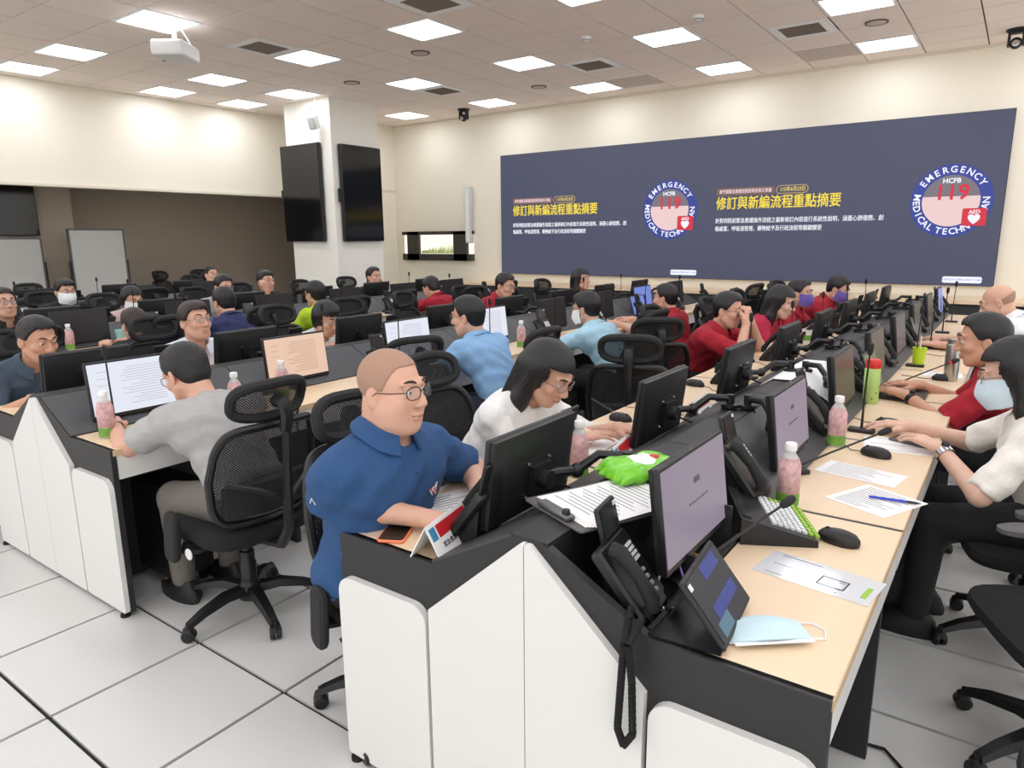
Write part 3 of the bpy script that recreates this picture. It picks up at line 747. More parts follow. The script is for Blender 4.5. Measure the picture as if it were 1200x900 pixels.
# ------------------------------------------------------------------ mouse, keyboard, bottle, paper, name plate
def make_mouse():
    t = thing('computer_mouse', 'mouse', 'mouse', group='black mice')
    rings = []
    for f, z in ((.96, .001), (1, .008), (.97, .018), (.8, .029), (.5, .0345), (.1, .036)):
        rings.append([(.031*f*math.cos(q)*(1-.08*math.sin(q)), .056*f*math.sin(q)-.004*(1-f), z) for q in [2*math.pi*k/20 for k in range(20)]])
    MB().loft(rings).build('shell', 'black_plastic', t)
    MB().lathe([(.001, -.003), (.009, -.003), (.009, .003), (.001, .003)], (0, .03, .028), 12, rotm(0, R_(90), 0)).build('scroll_wheel', 'rubber', t)
    MB().tube([(0, .055, .008), (0, .09, .004), (.04, .13, .003), (.07, .2, .003)], .0018, 5).build('cable', 'rubber', t)
    return t
MO = []
def mouse(x, y, rz, label, z=DZ):
    if not MO:
        o = make_mouse(); MO.append(o); o.location = (x, y, z); o.rotation_euler = (0, 0, rz); o['label'] = label; return o
    return dup(MO[0], (x, y, z), rz, label)
mat('bottle_clear', (226, 232, 228), .12, alpha=.55, spec=.6); mat('label_pink', (206, 160, 160), .5, noise=.75, nscale=55); mat('label_leaf', (110, 160, 60), .5, noise=.4, nscale=60); mat('cap_white', (238, 238, 236), .4); mat('tea', (150, 96, 70), .3, alpha=.9)
def make_bottle():
    t = thing('drink_bottle', 'bottle', 'bottle', group='pink tea bottles')
    MB().lathe([(.001, 0), (.029, 0), (.032, .006), (.032, .125), (.031, .135), (.022, .158), (.0145, .17), (.0145, .178), (.001, .178)], n=20).build('body', 'bottle_clear', t)
    MB().lathe([(.001, .004), (.0295, .004), (.0295, .128), (.001, .128)], n=16).build('drink', 'tea', t)
    MB().lathe([(.0325, .042), (.0332, .043), (.0332, .132), (.0325, .133), (.024, .155)], n=20).build('label_band', 'label_pink', t)
    MB().lathe([(.0325, .008), (.0333, .009), (.0333, .046), (.0325, .047)], n=20).build('label_foot', 'label_leaf', t)
    MB().lathe([(.001, .176), (.0165, .176), (.0175, .18), (.0175, .195), (.0155, .199), (.001, .199)], n=18).build('cap', 'cap_white', t)
    return t
BO = []
def bottle(x, y, label, z=DZ):
    if not BO:
        o = make_bottle(); BO.append(o); o.location = (x, y, z); o['label'] = label; return o
    return dup(BO[0], (x, y, z), random.random()*6, label)
def sheet(name, label, cat, x, y, rz, w_, h_, z=DZ, lines=12, m='paper', ink='ink', layers=1):
    t = thing(name, label, cat, (x, y, z), rz)
    random.seed(int(abs(x*100+y*10)))
    for q in range(layers):
        MB().box((.004*q, .003*q, .001+.0012*q), (w_, h_, .001), rotm(0, 0, R_(2*q))).build('page', m, t, False)
    tx = MB(); zt = .0018+.0012*(layers-1)
    for r in range(lines):
        f = random.uniform(.4, 1); tx.box((-w_*.4*(1-f), h_*(.4-.8*r/max(1, lines-1)), zt), (w_*.8*f, h_*.012, .0003))
    tx.build('print', ink, t, False)
    return t
mat('plate_red', (186, 28, 36), .4); mat('plate_blue', (60, 130, 170), .4)
def nameplate(x, y, rz, label):
    t = thing('name_plate', label, 'name plate', (x, y, DZ), rz, 'tent name plates')
    MB().box((0, .028, .045), (.2, .003, .1), rotm(R_(28))).build('front_face', 'white_plastic', t, False)
    MB().box((0, -.018, .045), (.2, .003, .1), rotm(R_(-28))).build('back_face', 'white_plastic', t, False)
    n_ = Vector((0, math.cos(R_(28)), math.sin(R_(28)))); u_ = Vector((0, -math.sin(R_(28)), math.cos(R_(28))))
    def bar(w_, h_, x_, v_, m, nm): MB().box(tuple(Vector((x_, .028, .045))+n_*.002+u_*v_), (w_, .001, h_), rotm(R_(28))).build(nm, m, t, False)
    bar(.155, .035, -.018, .022, 'plate_red', 'red_band'); bar(.026, .035, .08, .022, 'plate_blue', 'badge')
    me = text_mesh('緊急救護指揮科', .017, 'ink_dark', 'CENTER', 0, .0004)
    me.transform(Matrix.Translation(Vector((0, .028, .045))+n_*.0022+u_*(-.018)) @ Matrix.Rotation(R_(180), 4, 'Z') @ Matrix.Rotation(R_(90-28), 4, 'X'))
    put('lettering', me, t)
    return t
# ------------------------------------------------------------------ people
mat('skin', (212, 166, 143), .5, noise=.05, nscale=25, bump=.05, bscale=300, spec=.35)
mat('skin_pale', (218, 178, 158), .5, noise=.05, nscale=25, bump=.05, bscale=300, spec=.35)
mat('skin_tan', (198, 150, 124), .5, noise=.05, nscale=25, bump=.05, bscale=300, spec=.35)
mat('hair_black', (20, 18, 19), .45, noise=.3, nscale=60, stretch=(1, 1, .15), bump=.6, bscale=220, bdist=.004)
mat('hair_brown', (46, 32, 27), .45, noise=.3, nscale=60, stretch=(1, 1, .15), bump=.6, bscale=220, bdist=.004)
mat('hair_stubble', (168, 134, 114), .85, noise=.25, nscale=400, bump=.3, bscale=900)
mat('hair_grey', (166, 130, 110), .7, noise=.25, nscale=200)
mat('eye_white', (206, 198, 192), .25); mat('iris', (34, 22, 18), .15); mat('lips', (176, 104, 96), .5); mat('lens', (235, 240, 245), .05, alpha=.12); mat('rim_dark', (40, 30, 30), .3); mat('rim_metal', (150, 120, 110), .3, metal=.7)
mat('mask_blue', (206, 226, 236), .8, bump=.1); mat('mask_white', (236, 238, 240), .8, bump=.1); mat('mask_purple', (110, 90, 170), .8)
def cloth(name, rgb): return mat(name, rgb, .85, noise=.08, nscale=40, bump=.55, bscale=20, bdist=.014)
for n_, c_ in dict(navy_polo=(38, 76, 122), grey_tee=(168, 168, 166), slate_polo=(62, 76, 92), pale_shirt=(216, 222, 234), white_blouse=(232, 232, 230), sky_shirt=(134, 174, 214), teal_shirt=(168, 206, 224), red_polo=(162, 22, 42), crimson=(176, 32, 66), white_shirt=(232, 234, 238), cream_top=(236, 232, 222), hi_vis=(178, 212, 40), navy_tee=(38, 44, 86), black_top=(26, 27, 30), pink_top=(206, 182, 176), trouser_black=(24, 25, 28), trouser_grey=(112, 106, 100), trouser_navy=(32, 36, 52)).items(): cloth(n_, c_)
mat('shoe_black', (22, 22, 22), .5)
HEADS = {}
def head_template(fem, fat=False):
    key_ = (fem, fat)
    if key_ in HEADS: return HEADS[key_]
    F = Field((-.105, -.125, -.2), (.105, .14, .135), .0034)
    w_ = .94 if fem else 1
    F.ell((0, -.012, .035), (.077*w_, .095, .084), .02)
    F.ell((0, .022, -.025), (.064*w_, .072, .088), .02)
    F.ell((0, .035, -.07), (.05*w_, .052, .045), .02)
    F.ell((0, .068, -.1), (.022*w_, .018, .016), .02)
    for s in (-1, 1):
        F.ell((s*.043*w_, .062, -.022), (.022, .022, .02), .02)          # cheek
        F.cone((s*.06*w_, .0, -.05), (s*.03*w_, .055, -.09), .018, .018, .025)  # jaw
        F.ell((s*.031, .098, .012), (.016, .014, .011), .012, sub=True)    # socket
        F.cone((s*.012, .094, .033), (s*.046, .078, .034), .009, .008, .012)  # brow
        F.ell((s*.081*w_, -.008, -.008), (.008, .02, .032), .008, F=[(.94, .34*s, 0), (-.34*s, .94, 0), (0, 0, 1)])  # ear
        F.ell((s*.09*w_, .0, -.006), (.006, .011, .018), .004, sub=True)
        F.ell((s*.031, .0815, .0205), (.0165, .0125, .0068), .003)          # lids
        F.ell((s*.031, .081, -.001), (.0155, .0105, .0045), .003)
        F.ell((s*.012, .102, -.03), (.009, .01, .008), .008)              # nostril wings
    F.cone((0, .09, .022), (0, .112, -.024), .007, .0125, .014)
    F.ell((0, .096, -.058), (.021, .008, .006), .006); F.ell((0, .094, -.07), (.018, .008, .0065), .006)
    F.ell((0, .104, -.0635), (.024, .008, .0018), .002, sub=True)
    F.cone((0, -.028, -.05), (0, -.04, -.2), .053 if not fem else .046, .056 if not fem else .048, .03)
    if fat:
        for s in (-1, 1): F.ell((s*.042, .035, -.045), (.034, .042, .045), .02); F.ell((s*.035, .02, -.085), (.035, .04, .03), .02)
        F.ell((0, .03, -.105), (.04, .045, .025), .025); F.cone((0, -.03, -.06), (0, -.035, -.2), .066, .07, .03)
    HEADS[key_] = F.nets(); return HEADS[key_]
HANDS = {}
def hand_template(pose):
    if pose in HANDS: return HANDS[pose]
    F = Field((-.095, -.03, -.11), (.06, .205, .05), .0027)
    cur = {'flat': (.22, .3, .25), 'rest': (.4, .55, .4), 'fist': (1.2, 1.5, .9)}[pose]
    kx = (-.031, -.0105, .0105, .0305); ky = (.086, .092, .088, .078); ln = ((.042, .026, .02), (.046, .029, .021), (.043, .027, .02), (.034, .021, .018))
    for i in range(4):
        k_ = Vector((kx[i], ky[i], .004-.003*abs(i-1.3)))
        F.cone((kx[i]*.55, -.005, 0), k_, .0155, .0118, .016)
        d = Vector(((i-1.5)*.05, 1, 0)).normalized(); a = 0; p = k_.copy(); r = .0092 if i < 3 else .0082
        for j in range(3):
            a += cur[j]; q = p+Vector((d.x*math.cos(a), math.cos(a), -math.sin(a)))*ln[i][j]
            F.cone(p, q, r, r-.0009, .003 if j else .006); p = q; r -= .0009
    th = [(-.016, .015, -.006), (-.043, .045, -.014), (-.056, .074, -.02), (-.054, .098, -.026)] if pose != 'fist' else [(-.016, .015, -.006), (-.04, .045, -.018), (-.034, .072, -.036), (-.012, .085, -.046)]
    for j in range(3): F.cone(th[j], th[j+1], (.0165, .0125, .0105)[j], (.0125, .0105, .009)[j], .012 if j == 0 else .005)
    F.cone((0, -.04, 0), (0, .01, 0), .026, .02, .02, )
    HANDS[pose] = F.nets(); return HANDS[pose]
HAIR = {}
def hair_mesh(style, m):
    key = (style, m)
    if key in HAIR: return HAIR[key]
    F = Field((-.15, -.18, -.36 if style in ('long', 'tail') else -.16), (.15, .16, .17), .0045)
    X, Y, Z = F.grid()
    th = {'buzz': .0035, 'bald': .0075, 'short': .0115, 'side': .014, 'long': .018, 'tail': .012, 'bob': .02}[style]
    F.ell((0, -.012, .037), (.077+th, .095+th, .084+th*1.15), .01)
    if style in ('short', 'side', 'bob'): F.ell((0, .022 if style == 'short' else .035, .094), (.062, .056, .032), .02)
    if style in ('short', 'side'): F.ell((0, -.05, -.02), (.066, .05, .06), .02)
    if style in ('long', 'bob', 'tail'):
        for s in (-1, 1):
            if style == 'long':
                F.cone((s*.07, -.02, .03), (s*.082, -.015, -.12), .038, .034, .03); F.cone((s*.082, -.015, -.12), (s*.09, .02, -.26), .034, .016, .03); F.cone((s*.04, -.075, 0), (s*.05, -.085, -.25), .045, .03, .03)
            else: F.cone((s*.07, -.02, .03), (s*.076, -.02, -.04), .03, .02, .03)
        F.ell((0, -.06, -.02), (.07, .05, .09), .03)
        if style == 'tail': F.cone((0, -.11, .02), (0, -.13, -.12), .028, .016, .02); F.cone((0, -.13, -.12), (.01, -.12, -.22), .02, .006, .01)
    a = np.arctan2(X, Y+.02)
    F.D = F.D+(.0011 if style not in ('buzz', 'bald') else 0)*np.sin(a*53+Z*120).astype(np.float32)*(1+.6*np.sin(Z*90+a*7)).astype(np.float32)
    if style == 'bald':
        cut = np.maximum(Z-.012-.35*np.maximum(0, -Y-.02), -(Z+.08+.3*np.maximum(0, Y)))
        cut = np.maximum(cut, Y+.012-.5*np.maximum(0, Z+.01))
        F.D = np.maximum(F.D, cut)
    else:
        # hairline: forehead at the front, round the ear, down to the nape
        fl = {'buzz': .08, 'short': .086, 'side': .076, 'long': .068, 'tail': .07, 'bob': .06}[style]
        side = np.clip(np.abs(X)/.07, 0, 1)**2
        yb = .016+.5*np.clip(Z, 0, .09) if style != 'bob' else .03
        face = np.maximum(-(Y-yb), Z-(fl+(.004*np.sin(a*17) if style != 'buzz' else 0)-.004*side))      # in front and under the fringe
        lowz = -.03-.075*np.clip((-Y-.0)/.07, 0, 1) if style not in ('long', 'bob', 'tail') else (-.34 if style == 'long' else (-.09 if style == 'bob' else -.06-.3*(Y < -.09)))
        ear = np.maximum(np.maximum(Y-.04, -(Y+.025)), Z-.012)
        F.D = np.maximum(F.D, -face) if style != 'long' else np.maximum(F.D, -np.maximum(-(Y-.03), np.maximum(Z-fl, np.abs(X)-.078)))
        if style in ('buzz', 'short', 'side'): F.D = np.maximum(F.D, -ear)
        F.D = np.maximum(F.D, lowz-Z)
    F.D = F.D.astype(np.float32)
    P, Q = F.nets(); HAIR[key] = np_mesh('hair', P, Q, m); return HAIR[key]
FACEB = {}
def face_bits():
    if FACEB: return FACEB
    FACEB['eye'] = MB().ball((0, 0, 0), .0118, 12, 8).mesh('eye', 'eye_white')
    FACEB['iris'] = MB().ball((0, .0062, -.0005), (.0066, .0072, .0066), 12, 8).mesh('iris', 'iris')
    for s in (-1, 1):
        FACEB['brow', s] = MB().tube([(s*.014, .1005, .036), (s*.026, .0985, .0415), (s*.038, .0915, .0425), (s*.049, .082, .038)], [.003, .0042, .0038, .0015], 6).mesh('eyebrow', 'hair_black')
    lp = MB().loft([[(x, y+.0015, z) for x, y, z in ((-.023, .089, -.0635), (-.01, .1, -.0565), (0, .1015, -.0585), (.01, .1, -.0565), (.023, .089, -.0635), (.01, .1005, -.066), (0, .1015, -.0665), (-.01, .1005, -.066))], [(x*.9, y-.006, z) for x, y, z in ((-.023, .089, -.0635), (-.01, .1, -.0565), (0, .1015, -.0585), (.01, .1, -.0565), (.023, .089, -.0635), (.01, .1005, -.066), (0, .1015, -.0665), (-.01, .1005, -.066))]])
    lp.loft([[(-.02, .0895, -.065), (0, .1015, -.067), (.02, .0895, -.065), (.011, .0975, -.075), (0, .1, -.0765), (-.011, .0975, -.075)], [(-.018, .084, -.065), (0, .094, -.067), (.018, .084, -.065), (.01, .09, -.074), (0, .092, -.075), (-.01, .09, -.074)]])
    FACEB['lips'] = lp.mesh('lips', 'lips')
    def glasses(rim, nm, shape):
        g = MB()
        for s in (-1, 1):
            cx = s*.033; pts = []
            for k in range(25):
                q = 2*math.pi*k/24; c, sn = math.cos(q), math.sin(q); e = .75 if shape else 1
                pts.append((cx+.024*math.copysign(abs(c)**e, c), .1115-.012*abs((cx+.024*c)/.057)**2-.0, .009+.0185*math.copysign(abs(sn)**e, sn)))
            g.tube(pts+[pts[1]], .0016, 6, False)
            g.tube([(s*.0565, .1, .014), (s*.08, .06, .012), (s*.084, .01, .01), (s*.083, -.012, -.006)], .0016, 6)
        g.tube([(-.01, .111, .012), (0, .114, .015), (.01, .111, .012)], .0016, 6)
        FACEB[nm] = g.mesh('glasses', rim)
        l = MB()
        for s in (-1, 1): l.add([(s*.033, .111, .009)]+[(s*.033+.0235*math.cos(2*math.pi*k/20), .1112-.012*abs((s*.033+.024*math.cos(2*math.pi*k/20))/.057)**2, .009+.018*math.sin(2*math.pi*k/20)) for k in range(20)], [(0, 1+k, 1+(k+1) % 20) for k in range(20)])
        FACEB[nm+'_lens'] = l.mesh('lenses', 'lens')
    glasses('rim_dark', 'gd', 1); glasses('rim_metal', 'gm', 0)
    for mk in ('mask_blue', 'mask_white', 'mask_purple'):
        m = MB(); rings = []
        for off in (0, .003):
            vs = []
            for j in range(9):
                v = j/8; z = -.115+.118*v
                for i in range(15):
                    u = -1+2*i/14; a = u*R_(78)
                    ry = .124-.03*abs(v-.55)**1.5*2+.012*math.cos(a)*(1-abs(v-.5)); rx = .074+.004*(1-abs(v-.5))
                    fold = .0018*math.sin(v*25)
                    vs.append((math.sin(a)*(rx+off), math.cos(a)*(ry+off+fold)-.002, z*(1-.15*abs(u))))
            rings.append(vs)
        nq = 9*15; fs = [(j*15+i, j*15+i+1, (j+1)*15+i+1, (j+1)*15+i) for j in range(8) for i in range(14)]
        m.add(rings[1], fs); m.add(rings[0], [f[::-1] for f in fs]); FACEB[mk] = m.mesh('face_mask', mk)
    lo = MB()
    for s in (-1, 1): lo.tube([(s*.072, .024, -.02), (s*.082, .0, .005), (s*.086, -.02, .012), (s*.086, -.026, -.01), (s*.076, .01, -.06), (s*.07, .028, -.08)], .0014, 5)
    FACEB['loops'] = lo.mesh('ear_loops', 'mask_white')
    return FACEB
def unit_v(v): return v/max(np.linalg.norm(v), 1e-9)
def ik(S, T, l1, l2, pole):
    d = T-S; L = np.linalg.norm(d); mx = (l1+l2)*.995
    if L > mx: T = S+d/L*mx; L = mx
    u = unit_v(T-S); a = (l1*l1-l2*l2+L*L)/(2*L); h = math.sqrt(max(l1*l1-a*a, 0))
    pv = np.array(pole, float); pv = unit_v(pv-u*(pv@u))
    return S+u*a+pv*h, T
def person(label, head, face, edge, shirt, hair='short', hm='hair_black', hyaw=0, hpitch=-8, hroll=0, skin='skin', fem=False, glasses=None, mask=None, sleeve=.72, hands=None, poses=('flat', 'flat'), fat=1.0, vox=.014, collar=True, trousers='trouser_black', hs=1.0, chair_label=None, poles=None, chair_off=0, arms_down=False, logo=False, props=None, maxback=.27, armk=1.0, elbows=None, chair_dy=0, cz=0, watch=None):
    """head: world head centre; face: 'E' looks to +X, 'W' to -X; edge: X of the desk edge."""
    FB = face_bits()
    rz = R_(-90) if face == 'E' else R_(90); sgn = 1 if face == 'E' else -1
    hx, hy, hz = head
    def loc_dir(wx, wy): return (-sgn*wy, sgn*wx)      # world offset -> local (x, y)
    # head frame (local body coords, origin under the head first)
    RH = np.array(rotm(R_(hpitch), R_(hroll), R_(hyaw)))
    H = np.array([0, 0, hz])
    N = H+RH@np.array([0, -.034, -.148])*hs
    PZ = .525; Lt = .47*hs
    dz = N[2]-PZ
    back = min(math.sqrt(max(Lt*Lt-dz*dz, .0025)), maxback)
    P = np.array([N[0]*.3, N[1]-back, PZ]); 
    off = P[1]                       # shift so that the root is under the pelvis
    def sh(v): return v-np.array([0, off, 0])
    H = sh(H); N = sh(N); P = sh(P)
    ox, oy = loc_dir(0, 0)
    root_xy = (hx-sgn*H[1], hy+0.0)
    t = thing('person', label, 'person', (root_xy[0], root_xy[1], 0), rz)
    u = unit_v(N-P); Lt = np.linalg.norm(N-P); lx = np.array([1., 0, 0]); f = np.cross(u, lx); FR = [lx, f, u]
    wS = (.158 if fem else .178)*hs*(.8+.2*fat)
    Sh = N-u*(.052 if fat < 1.15 else .075)*hs
    S = {-1: Sh-lx*wS+f*.005, 1: Sh+lx*wS+f*.005}
    # hands
    eloc = sgn*(edge-root_xy[0])     # desk edge in local y
    W = {}
    for i, s in enumerate((-1, 1)):
        if hands and hands[i] is not None:
            wx, wy, wz = hands[i]; a, b = loc_dir(wx-root_xy[0], wy-root_xy[1]); W[s] = np.array([a, b, wz])
        elif arms_down: W[s] = np.array([s*.14, .28, .58])
        else: W[s] = np.array([s*.13, eloc+.1, DZ+.034])
    E_ = {}
    l1, l2 = .265*hs*armk, .235*hs*(.5+.5*armk)
    for i, s in enumerate((-1, 1)):
        pole = poles[i] if poles else (s*.75, -.35, -.8)
        E_[s], W[s] = ik(S[s], W[s], l1, l2, pole)
        if elbows and elbows[i] is not None:
            wx, wy, wz = elbows[i]; a, b = loc_dir(wx-root_xy[0], wy-root_xy[1]); E_[s] = np.array([a, b, wz])
    hip = {s: P+np.array([s*.085, .0, -.0]) for s in (-1, 1)}
    kn = {s: np.array([s*.12, P[1]+.40, .475]) for s in (-1, 1)}; an = {s: np.array([s*.11, P[1]+.40+.02, .085]) for s in (-1, 1)}
    def torso(F, g, k=.04):
        F.ell(P+u*.02, (.16*fat+g, .118*fat+g, .11+g), k, FR)
        F.ell(P+u*Lt*.36+f*.012*fat, (.142*fat+g, .108*fat+g, .17+g), k, FR)
        F.ell(P+u*Lt*.68, ((.148 if fem else .16)*fat+g, .105*fat+g, .16+g), k, FR)
        if fem:
            for s in (-1, 1): F.ell(P+u*Lt*.66+f*.085+lx*s*.07, (.062+g, .05+g, .06+g), .03, FR)
        else:
            for s in (-1, 1): F.ell(P+u*Lt*.74+f*.065+lx*s*.07, (.08*fat+g, .05*fat+g, .07+g), .03, FR)
        for s in (-1, 1): F.cone(N-u*.03, S[s], .05+g, .05+g, k)
        F.cone(P+u*Lt*.78-lx*wS*.66, P+u*Lt*.78+lx*wS*.66, .075+g, .075+g, k)
    allp = [H, N, P]+list(S.values())+list(E_.values())+list(W.values())+list(kn.values())+list(an.values())
    lo = np.min(allp, 0)-.24; hi = np.max(allp, 0)+.24
    lo[2] = -.02; hi[2] = N[2]+.16
    F = Field(lo, hi, vox); torso(F, 0)
    for s in (-1, 1):
        am = .9 if fem else (.5+.5*fat)
        F.cone(S[s], E_[s], .05*am, .04*am, .03); F.cone(E_[s], W[s], .041*am, .026*(.5+.5*am), .02)
        F.cone(hip[s], kn[s], .085, .056, .03); F.cone(kn[s], an[s], .056, .036, .02)
        F.cone(an[s]+np.array([0, -.02, -.035]), an[s]+np.array([0, .14, -.05]), .035, .026, .02)
    rn = (.047 if fem else .056)*(.5+.5*fat); F.cone(N-u*.03, N+(H-N)*.55, rn, rn*.95, .03)
    P1, F1 = F.nets(); Ps = [P1]; Fs = [F1]; base = len(P1)
    hp_, hf_ = head_template(fem, fat > 1.15); Ps.append(hp_*hs@RH.T+H); Fs.append(hf_+base); base += len(hp_)
    for i, s in enumerate((-1, 1)):
        tp, tf = hand_template(poses[i]); q = tp.copy()*hs*(.93 if fem else 1.02)
        if s < 0: q[:, 0] *= -1; tf = tf[:, ::-1]
        d = unit_v(W[s]-E_[s])
        if poses[i] == 'fist': yv = unit_v(d+np.array([0, 0, .3])); xv = unit_v(np.cross(yv, np.array([-.2*s, .6, .6])))
        else: yv = unit_v(np.array([d[0]*.6, max(d[1], .3), d[2]*.25])); xv = unit_v(np.cross(yv, np.array([0, 0, 1.])))
        zv = np.cross(xv, yv); M_ = np.stack([xv, yv, zv], 1)
        Ps.append(q@M_.T+W[s]); Fs.append(tf+base); base += len(q)
    put('body', np_mesh('body', np.concatenate(Ps), np.concatenate(Fs), skin), t)
    # shirt
    F = Field(lo, hi, vox); torso(F, .016)
    X, Y, Z = F.grid()
    wr = (.0042*(np.sin(X*40+Z*31)*np.sin(Y*44-Z*27)+.7*np.sin(Z*62+X*35+Y*40+2*np.sin(X*20)))).astype(np.float32)
    for s in (-1, 1):
        am = .9 if fem else (.62+.38*fat); G_ = Field(lo, hi, vox)
        A, B = (S[s], E_[s]) if sleeve <= 1 else (E_[s], W[s]); fr_ = sleeve if sleeve <= 1 else sleeve-1
        c = A+(B-A)*fr_; d = unit_v(B-A); e = c+d*.05
        if sleeve <= 1: G_.cone(S[s], e, .066*am, .062*am, .02)
        else: G_.cone(S[s], E_[s], .064*am, .056*am, .02); G_.cone(E_[s], e, .056*am, .046*am, .02)
        G_.plane(c, d)
        h = np.clip(.5+.5*(F.D-G_.D)/.03, 0, 1); F.D = (F.D+(G_.D-F.D)*h-.03*h*(1-h)).astype(np.float32)
    F.D = F.D+wr
    F.plane(P+np.array([0, 0, -.05]), (0, 0, -1))
    nd = unit_v(H-N)
    F.cone(N+u*.0+f*.012, N+nd*.12, rn+.006, rn+.03, .01, sub=True)
    if collar: F.cone(N+f*.055-u*.035, N+f*.05+nd*.06, .012, .035, .01, sub=True)
    P2, F2 = F.nets(); so = put('shirt', np_mesh('shirt', P2, F2, shirt), t)
    if collar:
        m = MB(); ax = unit_v(nd*.6+u*.4); cx_ = np.array([1., 0, 0]); cy = unit_v(np.cross(ax, cx_)); rings = []
        for k in range(21):
            q = R_(90+22+316*k/20); dr = cx_*math.cos(q)+cy*math.sin(q); C0 = N+u*(.022 if fat < 1.15 else .038)+f*.008
            dip = -.022*max(0, math.sin(q))
            rings.append([C0+dr*(rn+.006)+ax*(.026+dip), C0+dr*(rn+.013)+ax*(.032+dip), C0+dr*(rn+.05)+ax*(-.006+dip*1.7), C0+dr*(rn+.044)+ax*(-.013+dip*1.7)])
        m.loft(rings); m.build('collar', shirt, so)
    # trousers and shoes
    F = Field((lo[0], lo[1], .02), (hi[0], hi[1], .68), max(vox, .016)); F.ell(P+u*.0, (.168*fat, .128*fat, .11), .04, FR)
    for s in (-1, 1): F.cone(hip[s], kn[s], .096, .066, .03); F.cone(kn[s], an[s], .066, .048, .02)
    F.plane(np.array([0, 0, .62]), (0, 0, 1)); F.plane(np.array([0, 0, .07]), (0, 0, -1))
    P3, F3 = F.nets(); put('trousers', np_mesh('trousers', P3, F3, trousers), t)
    for s in (-1, 1):
        a = an[s]; m = MB()
        m.loft([[(a[0]+w_*math.cos(q), a[1]+.045+l_*math.sin(q)+o_, z) for q in [2*math.pi*k/16 for k in range(16)]] for w_, l_, z, o_ in ((.044, .135, 0, 0), (.046, .138, .02, 0), (.044, .13, .045, 0), (.04, .09, .07, -.03), (.036, .05, .095, -.05))]); m.build('shoe', 'shoe_black', t)
    # head children
    T = Matrix.Translation(Vector(H)) @ Matrix(RH.tolist()).to_4x4() @ Matrix.Scale(hs, 4)
    def hput(nm, me, par=t):
        o = put(nm, me, par); o.matrix_local = T; return o
    if hair: hput('hair', hair_mesh(hair, hm))
    for s in (-1, 1):
        e = put('eye', FB['eye'], t); e.matrix_local = T @ Matrix.Translation((s*.031, .0825, .0095)); i_ = put('iris', FB['iris'], e)
        hput('eyebrow', FB['brow', s])
    if not mask: hput('lips', FB['lips'])
    if glasses: g = hput('glasses', FB[glasses]); put('lenses', FB[glasses+'_lens'], g)
    if mask: mk = hput('face_mask', FB[mask]); put('ear_loops', FB['loops'], mk)
    if logo:
        # a small white and red curly letter on the left chest and a chevron on the sleeve
        o_ = P+u*Lt*.70+lx*(-.07)+f*(.065+.05*fat+.0215)
        z_ = unit_v(u*.9+f*-.35); x_ = lx
        m = MB(); C = lambda a, b: tuple(o_+x_*a+z_*b)
        m.tube([C(.022, .015), C(.014, .02), C(.013, .004), C(.008, -.014), C(-.001, .006), C(-.006, -.013), C(-.014, .006), C(-.013, .018), C(-.021, .014)], .0042, 6); m.build('chest_logo', 'white_plastic', so)
        m = MB(); m.tube([tuple(np.array(C(.021, .015))+f*.003), tuple(np.array(C(.012, .004))+f*.003), tuple(np.array(C(.008, -.012))+f*.003), tuple(np.array(C(-.001, .005))+f*.003), tuple(np.array(C(-.006, -.011))+f*.003), tuple(np.array(C(-.014, .006))+f*.003)], .0022, 5); m.build('logo_outline', 'plate_red', so)
        pb = MB()
        for b_ in range(3): pb.ball(tuple(P+u*Lt*(.86-.06*b_)+f*(.112*fat)), .005, 8, 5)
        pb.build('button', shirt, so)
        c_ = S[1]+(E_[1]-S[1])*.62+np.array([.066, 0, 0]); m = MB(); m.tube([tuple(c_+np.array([0, -.012, -.012])), tuple(c_+np.array([.003, 0, .006])), tuple(c_+np.array([0, .012, -.012]))], .002, 5); m.build('sleeve_mark', 'white_plastic', so)
    if watch is not None:
        w0 = W[watch]+(E_[watch]-W[watch])*.14; d = unit_v(W[watch]-E_[watch]); M3 = Matrix.Translation(Vector(w0)) @ Vector(d).to_track_quat('Z', 'Y').to_matrix().to_4x4()
        b_ = MB(); b_.T = M3; b_.lathe([(.028, -.011), (.033, -.01), (.033, .01), (.028, .011), (.028, -.011)], n=20); wo = b_.build('watch', 'black_plastic' if not fem else 'chrome', t)
        top_ = M3.inverted() @ Vector(w0+np.array([0, 0, .034])); b_ = MB(); b_.T = M3; b_.ball(tuple(top_), (.014, .014, .014), 12, 6); b_.build('watch_face', 'black_gloss', wo)
    if chair_label:
        chair(root_xy[0]-sgn*chair_off, root_xy[1]+chair_dy, rz+cz, chair_label)
    return t, dict(H=H, N=N, P=P, S=S, E=E_, W=W, root=root_xy)
